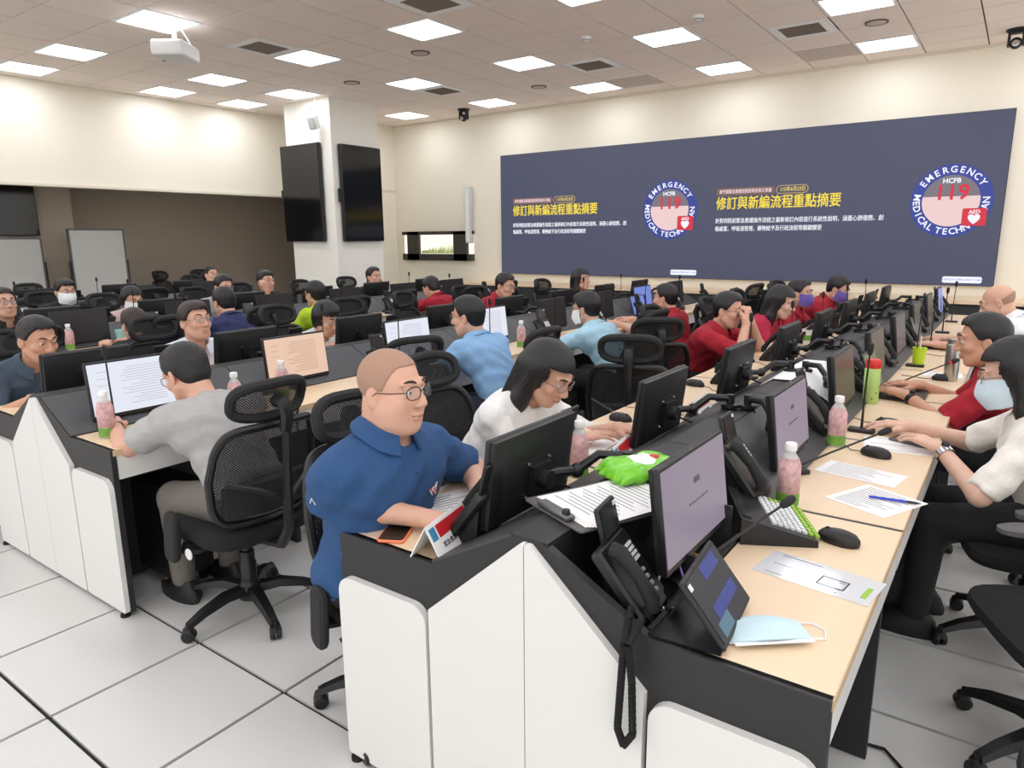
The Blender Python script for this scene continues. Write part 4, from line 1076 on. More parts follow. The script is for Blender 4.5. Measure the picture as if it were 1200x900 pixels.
# ------------------------------------------------------------------ who sits where
RL, RR, LL, LR, TL, TR_, FL = -1.485, -.185, -4.14, -2.84, -6.795, -5.495, -9.45
PEOPLE = []
def P_(*a, **k): PEOPLE.append(1); return person(*a, **k)
ch = lambda w: f'black mesh office chair of the {w}'
hero, HI = P_('heavyset man with shaved head, glasses and navy blue polo with white chest letter', (-1.44, 1.40, 1.10), 'E', RL, 'navy_polo', 'buzz', 'hair_stubble', hyaw=6, hpitch=0, glasses='gd', sleeve=.83, hands=((-1.30, 1.62, .765), (-1.27, 1.36, .758)), maxback=.085, fat=1.2, vox=.0095, hs=.985, armk=.9, elbows=(None, (-1.56, 1.24, .785)), logo=True, chair_label=ch('man in the navy blue polo'), poles=((-.9, -.3, -.4), (-.15, -1, -.25)), chair_off=-.04, chair_dy=.08, cz=R_(-16), skin='skin')
P_('man in light grey T-shirt bending over the near desk, seen from behind', (-2.80, 1.54, .985), 'W', LR, 'grey_tee', 'short', hyaw=8, hpitch=-28, glasses='gm', sleeve=.7, collar=False, trousers='trouser_grey', vox=.011, maxback=.36, hands=((-3.1, 1.36, .755), (-3.12, 1.72, .755)), chair_label=ch('man in the light grey T-shirt'), chair_off=-.1)
P_('man in slate blue polo smiling at the far left behind a monitor', (-4.22, 1.52, 1.02), 'E', LL, 'slate_polo', 'short', hyaw=10, hpitch=-14, sleeve=.85, fat=1.12, vox=.011, skin='skin_tan', chair_label=ch('man in the slate blue polo'), hands=((-3.98, 1.75, .755), (-3.98, 1.38, .755)))
P_('slim man in pale office shirt and thin glasses looking up', (-4.2, 2.40, 1.03), 'E', LL, 'pale_shirt', 'side', 'hair_brown', hyaw=4, hpitch=6, glasses='gm', sleeve=1.7, vox=.012, chair_label=ch('slim man in the pale shirt'))
P_('person in white top hunched behind the peach-coloured document screen', (-4.13, 3.38, .95), 'E', LL, 'white_blouse', 'bob', hyaw=0, hpitch=-18, glasses='gm', vox=.014, fem=True, chair_label=ch('person in white behind the peach screen'))
P_('man in sky blue shirt leaning on the middle row, seen from behind', (-2.74, 3.34, 1.055), 'W', LR, 'sky_shirt', 'short', hyaw=14, hpitch=-8, glasses='gd', sleeve=.9, trousers='trouser_navy', vox=.012, hands=((-3.0, 3.12, .755), (-3.02, 3.5, .755)), chair_label=ch('man in the sky blue shirt'))
P_('man in pale teal shirt and white face mask at the middle row', (-2.62, 4.6, 1.0), 'W', LR, 'teal_shirt', 'side', hyaw=0, hpitch=-10, mask='mask_white', glasses='gm', sleeve=.8, vox=.013, hands=((-2.98, 4.5, .755), (-3.0, 4.7, .755)), chair_label=ch('man in the pale teal shirt'))
P_('person in red shirt leaning back, facing left at the middle row', (-2.55, 5.9, .985), 'W', LR, 'red_polo', 'short', hyaw=0, hpitch=-6, vox=.014, maxback=.12, hands=((-2.95, 5.7, .76), (-2.95, 6.05, .76)), chair_label=ch('person in red leaning back at the middle row'))
P_('woman with shoulder-length black hair and white blouse looking down', (-1.47, 2.27, 1.005), 'E', RL, 'white_blouse', 'long', hyaw=0, hpitch=-30, fem=True, glasses='gm', sleeve=1.25, collar=False, vox=.011, hands=((-1.27, 2.52, .757), (-1.33, 2.28, .757)), chair_label=ch('woman in the white blouse'), chair_off=0, skin='skin')
P_('man in red polo with glasses and hands folded at his mouth', (-1.62, 4.82, 1.02), 'E', RL, 'red_polo', 'short', hyaw=-4, hpitch=-10, glasses='gd', sleeve=.85, vox=.012, hands=((-1.47, 4.86, .95), (-1.47, 4.76, .94)), poses=('fist', 'fist'), poles=((-.7, .6, -1), (.7, .6, -1)), chair_label=ch('man in red with hands at his mouth'))
P_('woman in crimson shirt with straight black hair at the right row', (-1.5, 5.7, 1.01), 'E', RL, 'crimson', 'long', hyaw=0, hpitch=-16, fem=True, vox=.014, chair_label=ch('woman in crimson'), skin='skin_pale')
P_('man in red shirt behind the crimson-shirted woman, wearing a mask', (-1.6, 6.69, 1.01), 'E', RL, 'red_polo', 'short', hpitch=-6, vox=.015, mask='mask_purple', chair_label=ch('man in red behind the woman in crimson'))
P_('man in red with purple mask bending forward at the row end', (-1.45, 7.54, 1.0), 'E', RL, 'red_polo', 'short', hpitch=-25, vox=.015, mask='mask_purple', chair_label=ch('man in red at the row end'))
P_('bald man in white shirt at the right edge looking down', (-.1, 6.0, 1.05), 'W', RR, 'white_shirt', 'bald', 'hair_grey', hyaw=0, hpitch=-24, vox=.013, sleeve=1.2, hands=((-.42, 5.75, .757), (-.42, 6.1, .757)), chair_label=ch('bald man in white'))
P_('man in red polo with wristwatch typing on a laptop', (-.1, 3.9, 1.04), 'W', RR, 'red_polo', 'short', hyaw=6, hpitch=-10, sleeve=.9, vox=.011, fat=1.05, maxback=.17, watch=-1, hands=((-.38, 3.83, .757), (-.36, 4.12, .757)), chair_label=ch('man in red typing on a laptop'), skin='skin_tan')
P_('woman in cream knit top and pale blue face mask at right', (.03, 3.03, 1.035), 'W', RR, 'cream_top', 'long', hyaw=0, hpitch=-16, fem=True, maxback=.13, mask='mask_blue', glasses='gm', sleeve=.95, collar=False, vox=.011, trousers='trouser_black', watch=-1, hands=((-.17, 2.93, .757), (-.3, 3.2, .757)), chair_label=ch('woman in the cream top'), chair_off=-.08, cz=R_(10), skin='skin_pale')
P_('man in red reaching across the desk below the window', (-5.35, 5.88, .985), 'W', TR_, 'red_polo', 'short', hpitch=-26, glasses='gd', vox=.015, hands=((-5.75, 5.7, .757), (-5.72, 6.0, .757)), chair_label=ch('man in red below the window'))
P_('man in red with thin glasses below the left end of big screen', (-4.25, 5.78, 1.05), 'E', LL, 'red_polo', 'short', hpitch=-16, glasses='gm', vox=.015, chair_label=ch('man in red below the big screen end'))
P_('woman in red with long dark hair near the big screen', (-4.2, 7.23, 1.035), 'E', LL, 'red_polo', 'long', hpitch=0, fem=True, vox=.016, chair_label=ch('woman in red near the big screen'))
P_('dark-haired person in black sitting just right of the white column', (-6.9, 6.47, 1.04), 'E', TL, 'black_top', 'short', hpitch=0, vox=.016, chair_label=ch('person right of the white column'))
P_('man in yellow-green safety vest with glasses, facing left', (-5.4, 4.31, 1.02), 'W', TR_, 'hi_vis', 'short', hpitch=-8, glasses='gd', vox=.015, sleeve=.6, chair_label=ch('man in the yellow-green vest'))
P_('dark-haired person with hand on cheek left of the column', (-7.1, 4.97, 1.055), 'E', TL, 'black_top', 'side', hpitch=0, vox=.016, hands=((-6.95, 4.85, .97), (-6.6, 4.9, .76)), poses=('fist', 'flat'), chair_label=ch('person with a hand on the cheek'))
P_('man in navy shirt seen from behind in the third row', (-5.4, 3.36, 1.02), 'W', TR_, 'navy_tee', 'short', hpitch=-14, vox=.014, chair_label=ch('man in the navy shirt'))
P_('man with short hair and glasses facing the camera in the third row', (-6.8, 4.24, 1.05), 'E', TL, 'grey_tee', 'short', hpitch=-12, glasses='gd', vox=.015, chair_label=ch('third-row man with glasses facing the camera'))
P_('man in yellow-green vest in the far-left row, nearly shaved head', (-9.5, 5.75, 1.04), 'E', FL, 'hi_vis', 'buzz', 'hair_black', hpitch=0, vox=.016, chair_label=ch('far-left man in a vest'))
P_('woman in pale pink top with tied black hair and mask', (-6.75, 3.26, .99), 'E', TL, 'pink_top', 'tail', hpitch=-14, fem=True, mask='mask_white', vox=.015, chair_label=ch('woman in pale pink'))
P_('masked person in black sitting before the large white board', (-7.6, 3.04, 1.05), 'E', TL, 'black_top', 'side', hpitch=-8, mask='mask_white', vox=.016, arms_down=True, chair_label=ch('masked person before the white board'))
P_('man with glasses cut off by the left edge of the picture', (-6.75, 2.23, 1.04), 'E', TL, 'black_top', 'short', 'hair_brown', hpitch=4, glasses='gd', vox=.015, chair_label=ch('man cut off by the left edge'))
P_('person in black with glasses hunched beside a pale blue cup', (-5.35, 2.58, .915), 'W', TR_, 'black_top', 'short', 'hair_brown', hpitch=-14, glasses='gm', vox=.014, chair_label=ch('person in black beside the cup'))
# red-shirted man's watch, women's wristbands are small: kept on the man typing
# ------------------------------------------------------------------ empty chairs
for x, y, rz, lab in (
    (-2.78, 2.75, 70, 'empty black mesh chair beside the man in sky blue'),
    (-1.72, 3.55, 22, 'empty black mesh chair behind the white-bloused woman, back to the camera'),
    (-1.98, 4.3, 40, 'empty black mesh chair between the teal-shirted man and the red-shirted man'),
    (-2.5, 6.75, 100, 'empty black mesh chair behind the red-shirted person leaning back'),
    (-2.5, 7.6, 80, 'empty black mesh chair with raised headrest below the big screen, left one'),
    (-1.95, 8.1, -100, 'empty black mesh chair with raised headrest below the big screen, right one'),
    (.26, 2.38, 115, 'empty black chair with round seat at the right edge'),
    (.36, 1.58, 95, 'empty black chair cut off at the bottom right corner'),
    (.15, 5.0, 85, 'empty black mesh chair between the two men at right'),
    (.2, 7.3, 80, 'empty black mesh chair behind the bald man'),
    (-4.5, 4.1, -95, 'empty black mesh chair in the middle row left of the sky blue shirt'),
    (-4.6, 4.95, -80, 'empty black mesh chair in the middle row before the red-shirted man'),
    (-4.5, 6.5, -85, 'empty black mesh chair between the two red-shirted people by the screen'),
    (-5.2, 5.05, 100, 'empty black mesh chair behind the yellow-green vest man'),
    (-5.15, 6.75, 95, 'empty black mesh chair below the window, third row'),
    (-7.2, 5.75, -80, 'empty black mesh chair in front of the column'),
    (-7.3, 7.15, -70, 'empty black mesh chair at the far end of the third row'),
    (-5.1, 1.72, 95, 'empty black mesh chair at the left edge of the third row'),
    (-8.0, 4.0, 85, 'empty black mesh chair in the far-left row near the white board'),
    (-7.95, 2.0, 90, 'empty black mesh chair in the far-left row below the wall display'),
    (-9.75, 3.6, -85, 'empty black mesh chair by the foot of the large white board'),
    (-11.6, 6.3, -70, 'black chair in the unlit area, left of a pair'),
    (-11.5, 6.85, -100, 'black chair in the unlit area, right of a pair')):
    chair(x, y, R_(rz), lab)
# ------------------------------------------------------------------ desk equipment, seat by seat
KIND = {('R', 1, 0): 'scr_mauve', ('R', 1, 1): 'scr_mauve', ('R', 1, 2): 'scr_brown', ('R', 1, 3): 'scr_brown', ('R', 1, 4): 'scr_grey', ('R', 1, 7): 'scr_blue', ('L', 1, 0): 'scr_doc', ('L', 1, 1): 'scr_peach', ('L', 1, 2): 'scr_doc', ('L', 1, 3): 'scr_doc', ('L', 1, 4): 'scr_off', ('L', 1, 6): 'scr_blue'}
LOOK = {'scr_mauve': 'black monitor with a dim mauve picture', 'scr_brown': 'black monitor with a dim brown picture', 'scr_grey': 'black monitor with a grey picture', 'scr_blue': 'black monitor with a light blue picture', 'scr_doc': 'black monitor showing a white document', 'scr_peach': 'black monitor showing a peach-tinted document', 'scr_off': 'black monitor'}
SIDE = {-1: 'left', 1: 'right'}
random.seed(11)
for row, (xc, n, rn) in ROWS.items():
    for k in range(n):
        for s in (-1, 1):
            y = Y0+PITCH*k; kind = KIND.get((row, s, k), 'scr_off')
            seat = f'{ORD[k]} {SIDE[s]} seat of the {rn}'
            monitor(kind, row, s, y+.345+((.005 if s < 0 else .035) if row == 'R' else -.02), f'{LOOK[kind]}, {seat}', 1 if s < 0 else -1, .01 if row == 'R' else 0)
            sx = xc+s*(.43 if not (row == 'R' and s > 0) else .215)
            if (row, s, k) not in (('L', 1, 0),):
                phone(sx, y+(.80 if not (row == 'R' and s > 0) else .85), DZ if not (row == 'R' and s > 0) else .752, (R_(-90) if s > 0 else R_(90))+random.uniform(-.15, .15), f'black desk phone, {seat}')
            if (row, s, k) not in (('R', 1, 0), ('R', 1, 1), ('R', 1, 3), ('L', 1, 0), ('R', -1, 0), ('L', -1, 0), ('L', -1, 1), ('L', 1, 1), ('R', -1, 1), ('R', -1, 2)) and (k % 2 == 0 or row != 'T'):
                mic('up', xc+s*.37, y+.1+random.uniform(0, .06), DZ, R_(-90)*s, f'upright black gooseneck microphone, {seat}')
            if (row, s, k) not in (('R', 1, 0), ('R', 1, 1), ('R', 1, 2), ('R', -1, 0), ('L', 1, 0)) and k < 6:
                mouse(xc+s*.55, y+.64, (R_(90) if s > 0 else R_(-90))+random.uniform(-.3, .3), f'black computer mouse, {seat}')
# phone of the hero and the first right-hand seats
phone(-1.13, 1.40, DZ, R_(96), 'black desk phone on angled stand beside the red name plate, nearest the camera')
PH0 = phone(-.64, 1.33, .70, R_(-82), 'black desk phone with flip screen standing in the open cable trough')
mic('lean', -.57, 1.5, DZ, R_(-24), 'black gooseneck microphone leaning over the large keypad')
mic('lean', -.56, 2.44, DZ, R_(-42), 'black gooseneck microphone leaning toward the second mouse')
mic('red', -.47, 4.2, DZ, R_(-42), 'gooseneck microphone with red light ring by the green cup')
mic('up', -3.13, 1.375, DZ, R_(-90), 'tall black gooseneck microphone beside the near white document screen')
mouse(-.315, 1.93, R_(80), 'black mouse beside the laminated sheet')
mouse(-.36, 2.81, R_(75), 'black mouse between two sheets and the second bottle')
mouse(-.385, 3.3, R_(85), 'black mouse under the hand of the woman in cream')
for x, y, lab in ((-.50, 2.127, 'pink tea bottle with white cap beside the keypad, right row'), (-.511, 2.875, 'pink tea bottle with white cap, second one in right row'), (-1.162, 2.0, 'pink tea bottle between the blue-shirted man and white-bloused woman'), (-3.06, 1.31, 'pink tea bottle at the near corner of the middle row'), (-3.065, 2.194, 'pink tea bottle before the peach document screen'), (-2.97, 1.86, 'pink tea bottle behind the grey-shirted man'), (-5.84, 2.316, 'pink tea bottle in the third row near the blue cup'), (-3.0, 4.28, 'pink tea bottle near the teal-shirted man')):
    bottle(x, y, lab)
# ------------------------------------------------------------------ loose things on the nearest desks
nameplate(-1.185, 1.315, R_(-78), 'white tent name plate with red band, in front of the blue-shirted man')
nameplate(-1.11, 2.2, R_(-80), 'white tent name plate with red band, by the green snack bag')
nameplate(-1.13, 3.02, R_(-85), 'white tent name plate with red band, third seat of right row')
sheet('paper_sheet', 'white sheet under the hands of the man in navy blue', 'paper', -1.30, 1.56, R_(70), .21, .297, lines=14)
sheet('paper_sheet', 'loose white papers beside the phone of the woman in white blouse', 'paper', -1.27, 2.36, R_(95), .25, .34, lines=4, layers=3)
sheet('paper_sheet', 'printed white sheet beside the second right-row mouse', 'paper', -.37, 2.57, R_(-10), .26, .15, lines=9)
sheet('paper_sheet', 'printed white sheet under the blue pen', 'paper', -.285, 2.32, R_(-25), .2, .22, lines=14)
sheet('paper_sheet', 'white papers under the phone of the woman in cream', 'paper', -.31, 3.0, R_(8), .24, .2, lines=3, layers=2)
sheet('paper_sheet', 'white paper lying beside the laptop of the man in red polo', 'paper', -.3, 4.72, R_(5), .2, .15, lines=5)
sheet('paper_sheet', 'white paper on the desk of the man in navy shirt', 'paper', -5.75, 3.3, R_(80), .21, .29, lines=10)
mat('laminate', (214, 218, 222), .08, coat=1)
lam = sheet('laminated_sheet', 'glossy laminated instruction sheet on the nearest right desk', 'sheet', -.315, 1.695, R_(-8), .27, .14, lines=3, m='laminate', ink='ink_dark')
MB().box((.04, .01, .0022), (.06, .003, .0005)).box((.04, -.035, .0022), (.06, .003, .0005)).box((.01, -.012, .0022), (.003, .048, .0005)).box((.07, -.012, .0022), (.003, .048, .0005)).build('table_print', 'ink_dark', lam, False)
MB().box((.115, -.01, .0022), (.012, .06, .0005)).build('green_strip', 'label_green', lam, False)
# paper draped over the ridge
dp = thing('paper_sheet', 'long white paper draped over the ridge of the right row', 'paper', (-.835, 3.62, RZ+.004))
g = MB(); rings = []
for x_, z_ in ((-.17, -.075), (-.05, .004), (.05, .006), (.17, -.055), (.2, -.075)): rings.append([(x_, -.3, z_), (x_, .3, z_+.002), (x_, .3, z_+.004), (x_, -.3, z_+.002)])
g.loft(rings).build('page', 'paper', dp, False)
# clipboard with papers on the near ridge
cb = thing('clipboard', 'grey clipboard with white papers lying across the near ridge', 'clipboard', (-.795, 1.50, RZ+.006), R_(-24))
MB().slab((0, 0, 0), .25, .33, .006, .012, rotm(R_(90))).build('board', 'pad_grey', cb)
for q in range(4): MB().box((.005+.003*q, .012+.002*q, .005+.0014*q), (.225, .30, .0012), rotm(0, 0, R_(1.5*q-2))).build('page', 'paper', cb, False)
tp = MB()
for r in range(16): tp.box((.01+.02*((r*7) % 3-1), .13-.015*r, .0105), (.15, .002, .0003))
tp.build('print', 'ink', cb, False)
cl = MB().slab((0, -.15, .012), .13, .03, .012, .006, rotm(R_(90))).build('clip', 'grey_metal', cb); MB().lathe([(.001, 0), (.011, 0), (.009, .01), (.001, .011)], (.045, -.15, .018), 12).build('rivet', 'black_plastic', cl)
# snack bag
mat('bag_green', (118, 200, 50), .25, noise=.2, nscale=18); mat('bag_white', (236, 238, 232), .3); mat('bag_red', (206, 60, 50), .3)
sb = thing('snack_bag', 'crinkled bright green snack bag with white front on the ridge', 'snack bag', (-.80, 1.72, RZ+.004), R_(62))
F = Field((-.13, -.1, -.02), (.13, .1, .09), .004); F.ell((0, 0, .032), (.1, .075, .03), .02)
X, Y, Z = F.grid()
for s in (-1, 1):
    for q in range(5): F.cone((s*.06, -.055+.0275*q, .032), (s*.112, -.066+.033*q, .024), .02, .005, .03)
F.D = (F.D+.0035*np.sin(X*70+Y*50)*np.sin(Y*65-X*40)).astype(np.float32); P0, F0 = F.nets(); put('bag', np_mesh('bag', P0, F0, 'bag_green'), sb)
F = Field((-.1, -.08, 0), (.1, .08, .09), .004); F.ell((0, .0, .036), (.078, .055, .0315), .02); X, Y, Z = F.grid(); F.D = np.maximum(F.D+.004*np.sin(X*90+Y*50)*np.sin(Y*75-X*40), .04-Z).astype(np.float32); P0, F0 = F.nets(); put('front_print', np_mesh('front_print', P0, F0, 'bag_white'), sb)
F = Field((-.1, -.08, 0), (.1, .08, .09), .004); F.ell((.03, -.012, .041), (.035, .018, .03), .02); X, Y, Z = F.grid(); F.D = np.maximum(F.D, .05-Z).astype(np.float32); P0, F0 = F.nets(); put('food_print', np_mesh('food_print', P0, F0, 'bag_red'), sb)
# hero's phone
def smartphone(x, y, rz, label, case, z=DZ):
    t = thing('smartphone', label, 'phone', (x, y, z), rz)
    MB().slab((0, 0, .005), .078, .155, .009, .012, rotm(R_(90))).build('case', case, t); MB().slab((0, 0, .0095), .07, .147, .0016, .01, rotm(R_(90))).build('screen', 'black_gloss', t)
mat('case_orange', (238, 130, 90), .4)
smartphone(-1.345, 1.305, R_(28), 'smartphone in an orange case beside the name plate', 'case_orange')
smartphone(-1.28, 2.6, R_(80), 'smartphone under the hand of the white-bloused woman', 'black_plastic')
smartphone(-.27, 3.07, R_(70), 'smartphone in grey case on papers at right', 'pad_grey', DZ+.003)
smartphone(-5.66, 2.62, R_(35), 'smartphone with bluish cover beside the pale blue cup', 'plate_blue')
# blue pen
pn_ = thing('pen', 'blue ballpoint pen with black tip on a printed sheet', 'pen', (-.235, 2.335, DZ+.008), R_(8))
mat('pen_blue', (40, 66, 190), .3)
MB().tube([(-.07, 0, 0), (-.068, 0, 0), (.035, 0, 0)], .0042, 8).build('barrel', 'pen_blue', pn_); MB().tube([(.035, 0, 0), (.058, 0, 0), (.072, 0, 0)], [.0046, .0044, .001], 8).build('grip', 'black_plastic', pn_)
# large keypad console
kp = thing('keypad_console', 'large black phone keypad with rows of white and green labelled keys', 'keypad', (-.50, 1.93, DZ), R_(-62))
MB().prism([(-.1, 0), (.1, 0), (.1, .018), (-.1, .075)], -.13, .13, 'X').build('body', 'black_plastic', kp, False)
sl = math.atan2(.057, .2); rk = rotm(-sl)
keyw = MB().use('sticker').box((0, 0, 0), (.019, .012, .006), rk).mesh('key', None, False); keyg = MB().use('label_green').box((0, 0, 0), (.019, .012, .006), rk).mesh('key', None, False)
for r in range(8):
    for c in range(9):
        y_ = -.075+.016*r; put('key', keyg if r < 2 or (c == 0 and r < 6) else keyw, kp, (-.1+.024*c, y_*-1+.03, .018+(.1-(-y_+.03))*.285+.003))
MB().box((.0, -.082, .072), (.22, .025, .006), rk).build('display_strip', 'lcd', kp, False)
# tablet on a stand
tb = thing('tablet', 'small tablet with dark blue screen on a folding stand at the near desk edge', 'tablet', (-.45, 1.345, DZ), R_(-84))
rt_ = rotm(R_(38))
MB().box((0, -.03, .003), (.225, .15, .005)).build('stand_base', 'black_plastic', tb, False)
MB().box((0, -.06, .055), (.06, .006, .12), rotm(R_(-28))).build('stand_leg', 'black_plastic', tb, False)
MB().slab(tuple(Vector((0, .005, .075))), .235, .155, .01, .006, rt_).build('housing', 'black_plastic', tb)
emat('tab_blue', (46, 66, 150), .8); emat('tab_dark', (28, 34, 46), .8); emat('tab_teal', (90, 130, 150), .8)
nrm = rt_ @ Vector((0, 1, 0)); uu = rt_ @ Vector((0, 0, 1))
dd = MB().box(tuple(Vector((0, .005, .075))+nrm*.0055), (.215, .002, .138), rt_).build('display', 'tab_dark', tb, False)
for w_, h_, x_, v_, m_ in ((.1, .03, -.03, .05, 'tab_blue'), (.15, .028, -.01, -.02, 'tab_blue'), (.07, .03, .05, -.05, 'tab_teal')): MB().box(tuple(Vector((x_, .005, .075))+nrm*.0068+uu*v_), (w_, .0006, h_), rt_).build('screen_block', m_, dd, False)
MB().box(tuple(Vector((.098, .005, .075))+nrm*.0068+uu*.055), (.016, .0006, .014), rt_).build('sticker', 'sticker', dd, False)
# folded face mask
mk = thing('face_mask', 'pale blue disposable face mask lying on the near desk', 'mask', (-.345, 1.365, DZ), R_(40))
g = MB(); n = 14; top = []; 
for j in range(9):
    for i in range(n+1):
        x_ = -.085+.17*i/n; y_ = -.045+.09*j/8; z_ = .006+.028*(1-(x_/.09)**2)*(1-(y_/.06)**2)+.002*math.sin(j*2.4); top.append((x_, y_*(1-.25*abs(x_/.085)**2), z_))
fs = [(j*(n+1)+i, j*(n+1)+i+1, (j+1)*(n+1)+i+1, (j+1)*(n+1)+i) for j in range(8) for i in range(n)]
mat('mask_sky', (196, 222, 230), .85, bump=.2, bscale=300)
g.add(top, fs); g.add([(a, b, c-.002) for a, b, c in top], [f[::-1] for f in fs]); g.build('fabric', 'mask_sky', mk)
MB().box((0, -.046, .012), (.165, .008, .003)).build('hem', 'mask_white', mk, False)
for s in (-1, 1): MB().tube([(s*.08, -.03, .006), (s*.115, -.03, .003), (s*.13, 0, .003), (s*.115, .03, .003), (s*.08, .03, .006)], .0018, 6).build('ear_loop', 'mask_white', mk)
# earbuds / small dark clip
eb = thing('earbuds', 'tiny dark patterned earbuds lying by the desk phone', 'earbuds', (-.56, 1.32, DZ))
for q, (a, b) in enumerate(((0, 0), (.018, .012))): MB().slab((a, b, .007), .03, .013, .013, .005, rotm(0, 0, R_(30*q+20))).build('bud', 'black_gloss', eb); MB().ball((a+.008, b+.005, .013), .004, 8, 5).build('tip', 'chrome', eb)
# masking-tape roll and purple network cable under the first monitor
tr = thing('tape_roll', 'roll of clear brown tape under the first right-hand monitor', 'tape', (-.60, 1.56, DZ)); mat('tape_brown', (196, 150, 90), .3)
MB().lathe([(.036, 0), (.045, 0), (.045, .024), (.036, .024), (.036, 0)], n=24).build('ring', 'tape_brown', tr)
pc_ = thing('network_cable', 'purple network cable hanging behind the tablet', 'cable', (-.60, 1.47, DZ)); mat('purple', (130, 100, 190), .5)
MB().tube([(-.02, .05, .16), (-.005, .04, .1), (.02, .01, .04), (.05, -.02, .008), (.09, -.05, .004), (.12, -.1, .004)], .003, 6).build('jacket', 'purple', pc_)
wc = thing('white_cable', 'white cable hanging beside the purple network cable', 'cable', (-.61, 1.48, DZ))
MB().tube([(-.02, .05, .17), (-.015, .02, .1), (-.005, -.03, .03), (.0, -.06, .004)], .003, 6).build('jacket', 'white_plastic', wc)
# coiled handset cord hanging over the near end
cc = thing('coiled_cord', 'black coiled phone cord hanging down the near white panel', 'cord', (-.60, 1.17, DZ)); pts = []
path = [(-.05, .2, .05), (-.01, .12, .035), (.02, .04, .03), (.03, .0, .0), (.025, -.0, -.1), (.02, -.0, -.2), (.035, -.0, -.235), (.055, -.0, -.2), (.05, -.0, -.08), (.04, .0, .0), (.045, .05, .035)]
pv = [Vector(p) for p in path]; tot = 0
for i in range(len(pv)-1):
    for q in range(140):
        f_ = q/140; c_ = pv[i].lerp(pv[i+1], f_); d_ = (pv[i+1]-pv[i]).normalized(); a_ = d_.orthogonal().normalized(); b_ = d_.cross(a_); ang = tot*.85; tot += 1
        pts.append(c_+.0065*(a_*math.cos(ang)+b_*math.sin(ang)))
MB().tube(pts, .0024, 5).build('coil', 'rubber', cc)
# thermos, cups, tumbler
mat('thermos_green', (176, 206, 120), .4); mat('lid_red', (210, 50, 40), .4); mat('cup_lime', (190, 220, 40), .5); mat('steel', (176, 172, 166), .3, metal=.9); mat('cup_cyan', (160, 220, 216), .5)
t = thing('thermos', 'pale green thermos flask with a red lid', 'thermos', (-.525, 3.72, DZ))
MB().lathe([(.001, 0), (.033, 0), (.036, .004), (.036, .17), (.031, .178), (.001, .178)], n=20).build('flask', 'thermos_green', t); MB().lathe([(.001, .176), (.033, .176), (.035, .18), (.035, .212), (.031, .218), (.001, .218)], n=20).build('lid', 'lid_red', t)
for q in range(5): MB().ball((-.001+.034*math.cos(-1.2+.5*q), .034*math.sin(-1.2+.5*q), .03+.028*q), (.004, .004, .006), 8, 5).build('leaf_motif', 'ink_dark', t)
t = thing('paper_cup', 'lime green paper cup with a white straw', 'cup', (-.45, 4.95, DZ))
MB().lathe([(.001, 0), (.03, 0), (.04, .115), (.042, .118), (.038, .116), (.028, .01), (.001, .01)], n=20).build('cup', 'cup_lime', t); MB().tube([(.005, 0, .012), (.0, .01, .19)], .004, 8).build('straw', 'white_plastic', t)
t = thing('steel_tumbler', 'tall brushed steel tumbler before the man in red polo', 'tumbler', (-.25, 4.55, DZ))
MB().lathe([(.001, 0), (.033, 0), (.035, .005), (.037, .2), (.034, .21), (.001, .21)], n=22).build('body', 'steel', t); MB().lathe([(.001, .208), (.031, .208), (.031, .235), (.027, .24), (.001, .24)], n=20).build('lid', 'steel', t)
t = thing('paper_cup', 'pale turquoise cup with straw in the third row', 'cup', (-5.75, 2.66, DZ))
MB().lathe([(.001, 0), (.032, 0), (.044, .12), (.046, .123), (.041, .12), (.03, .01), (.001, .01)], n=18).build('cup', 'cup_cyan', t); MB().tube([(.0, 0, .012), (.0, .025, .21)], .004, 8).build('straw', 'white_plastic', t)
t = thing('paper_cup', 'clear cup with green print in front of the crimson-shirted woman', 'cup', (-1.25, 5.55, DZ))
MB().lathe([(.001, 0), (.03, 0), (.04, .11), (.042, .112), (.038, .11), (.028, .01), (.001, .01)], n=16).build('cup', 'white_plastic', t); MB().lathe([(.0335, .03), (.0375, .07), (.0378, .07), (.034, .03)], n=16).build('print', 'label_leaf', t)
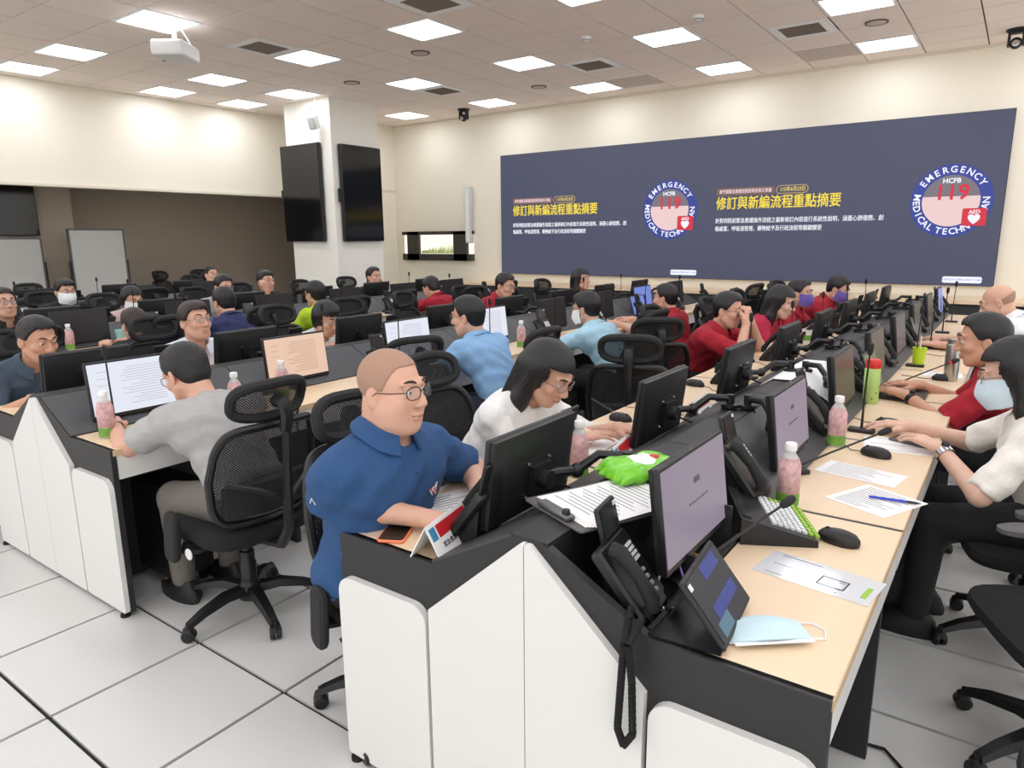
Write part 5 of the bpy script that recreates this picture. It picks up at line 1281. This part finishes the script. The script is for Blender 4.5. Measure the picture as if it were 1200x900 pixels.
# laptops
def laptop(x, y, rz, label, scr):
    t = thing('laptop', label, 'laptop', (x, y, DZ), rz)
    MB().slab((0, 0, .008), .32, .22, .014, .012, rotm(R_(90))).build('base', 'black_plastic', t)
    kb = MB()
    for r in range(5):
        for c in range(12): kb.box((-.13+.0236*c, -.06+.021*r, .0165), (.019, .016, .003))
    kb.build('keys', 'lcd', t, False)
    rr = rotm(R_(18)); o_ = Vector((0, -.115, .015)); 
    l = MB().slab(tuple(o_+rr @ Vector((0, 0, .105))), .32, .21, .008, .01, rr).build('lid', 'black_plastic', t)
    MB().box(tuple(o_+rr @ Vector((0, .005, .108))), (.3, .002, .185), rr).build('display', scr, l, False)
emat('scr_olive', (110, 120, 90), .7)
laptop(-.42, 4.0, R_(-90), 'dark laptop used by the man in red polo', 'scr_olive'); laptop(-.43, 5.92, R_(-90), 'dark laptop used by the bald man', 'scr_grey')
laptop(-3.0, 6.6, R_(-90), 'laptop with bright blue screen in the middle row', 'scr_blue')
# computer tower under the first middle desk
t = thing('computer_tower', 'black computer tower with a blue light under the near middle desk', 'computer', (-3.08, 1.52, 0), R_(-90))
MB().slab((0, 0, .27), .2, .42, .4, .012).build('case', 'black_plastic', t); MB().slab((0, .203, .27), .19, .41, .01, .01).build('front', 'black_board', t); emat('led_power', (60, 90, 255), 2.0)
MB().box((-.03, .21, .37), (.06, .004, .01)).build('power_light', 'led_power', t, False); MB().box((-.04, .21, .26), (.06, .003, .03)).build('sticker', 'sticker', t, False)
for sx in (-1, 1):
    for sy in (-1, 1): MB().lathe([(.001, 0), (.022, 0), (.022, .05), (.001, .06)], (sx*.07, sy*.15, 0), 10).build('caster', 'rubber', t)
# watch and bracelet of the two on the right, black loop of cable on the floor
t = thing('floor_cable', 'black cable loop on the floor by the right desk leg', 'cable', (-.2, 2.02, .004))
MB().tube([(-.1, .1, .004), (.03, .12, .004), (.085, .06, .004), (.085, -.0, .004), (.03, -.06, .004), (-.1, -.07, .004)], .005, 6).build('jacket', 'rubber', t)
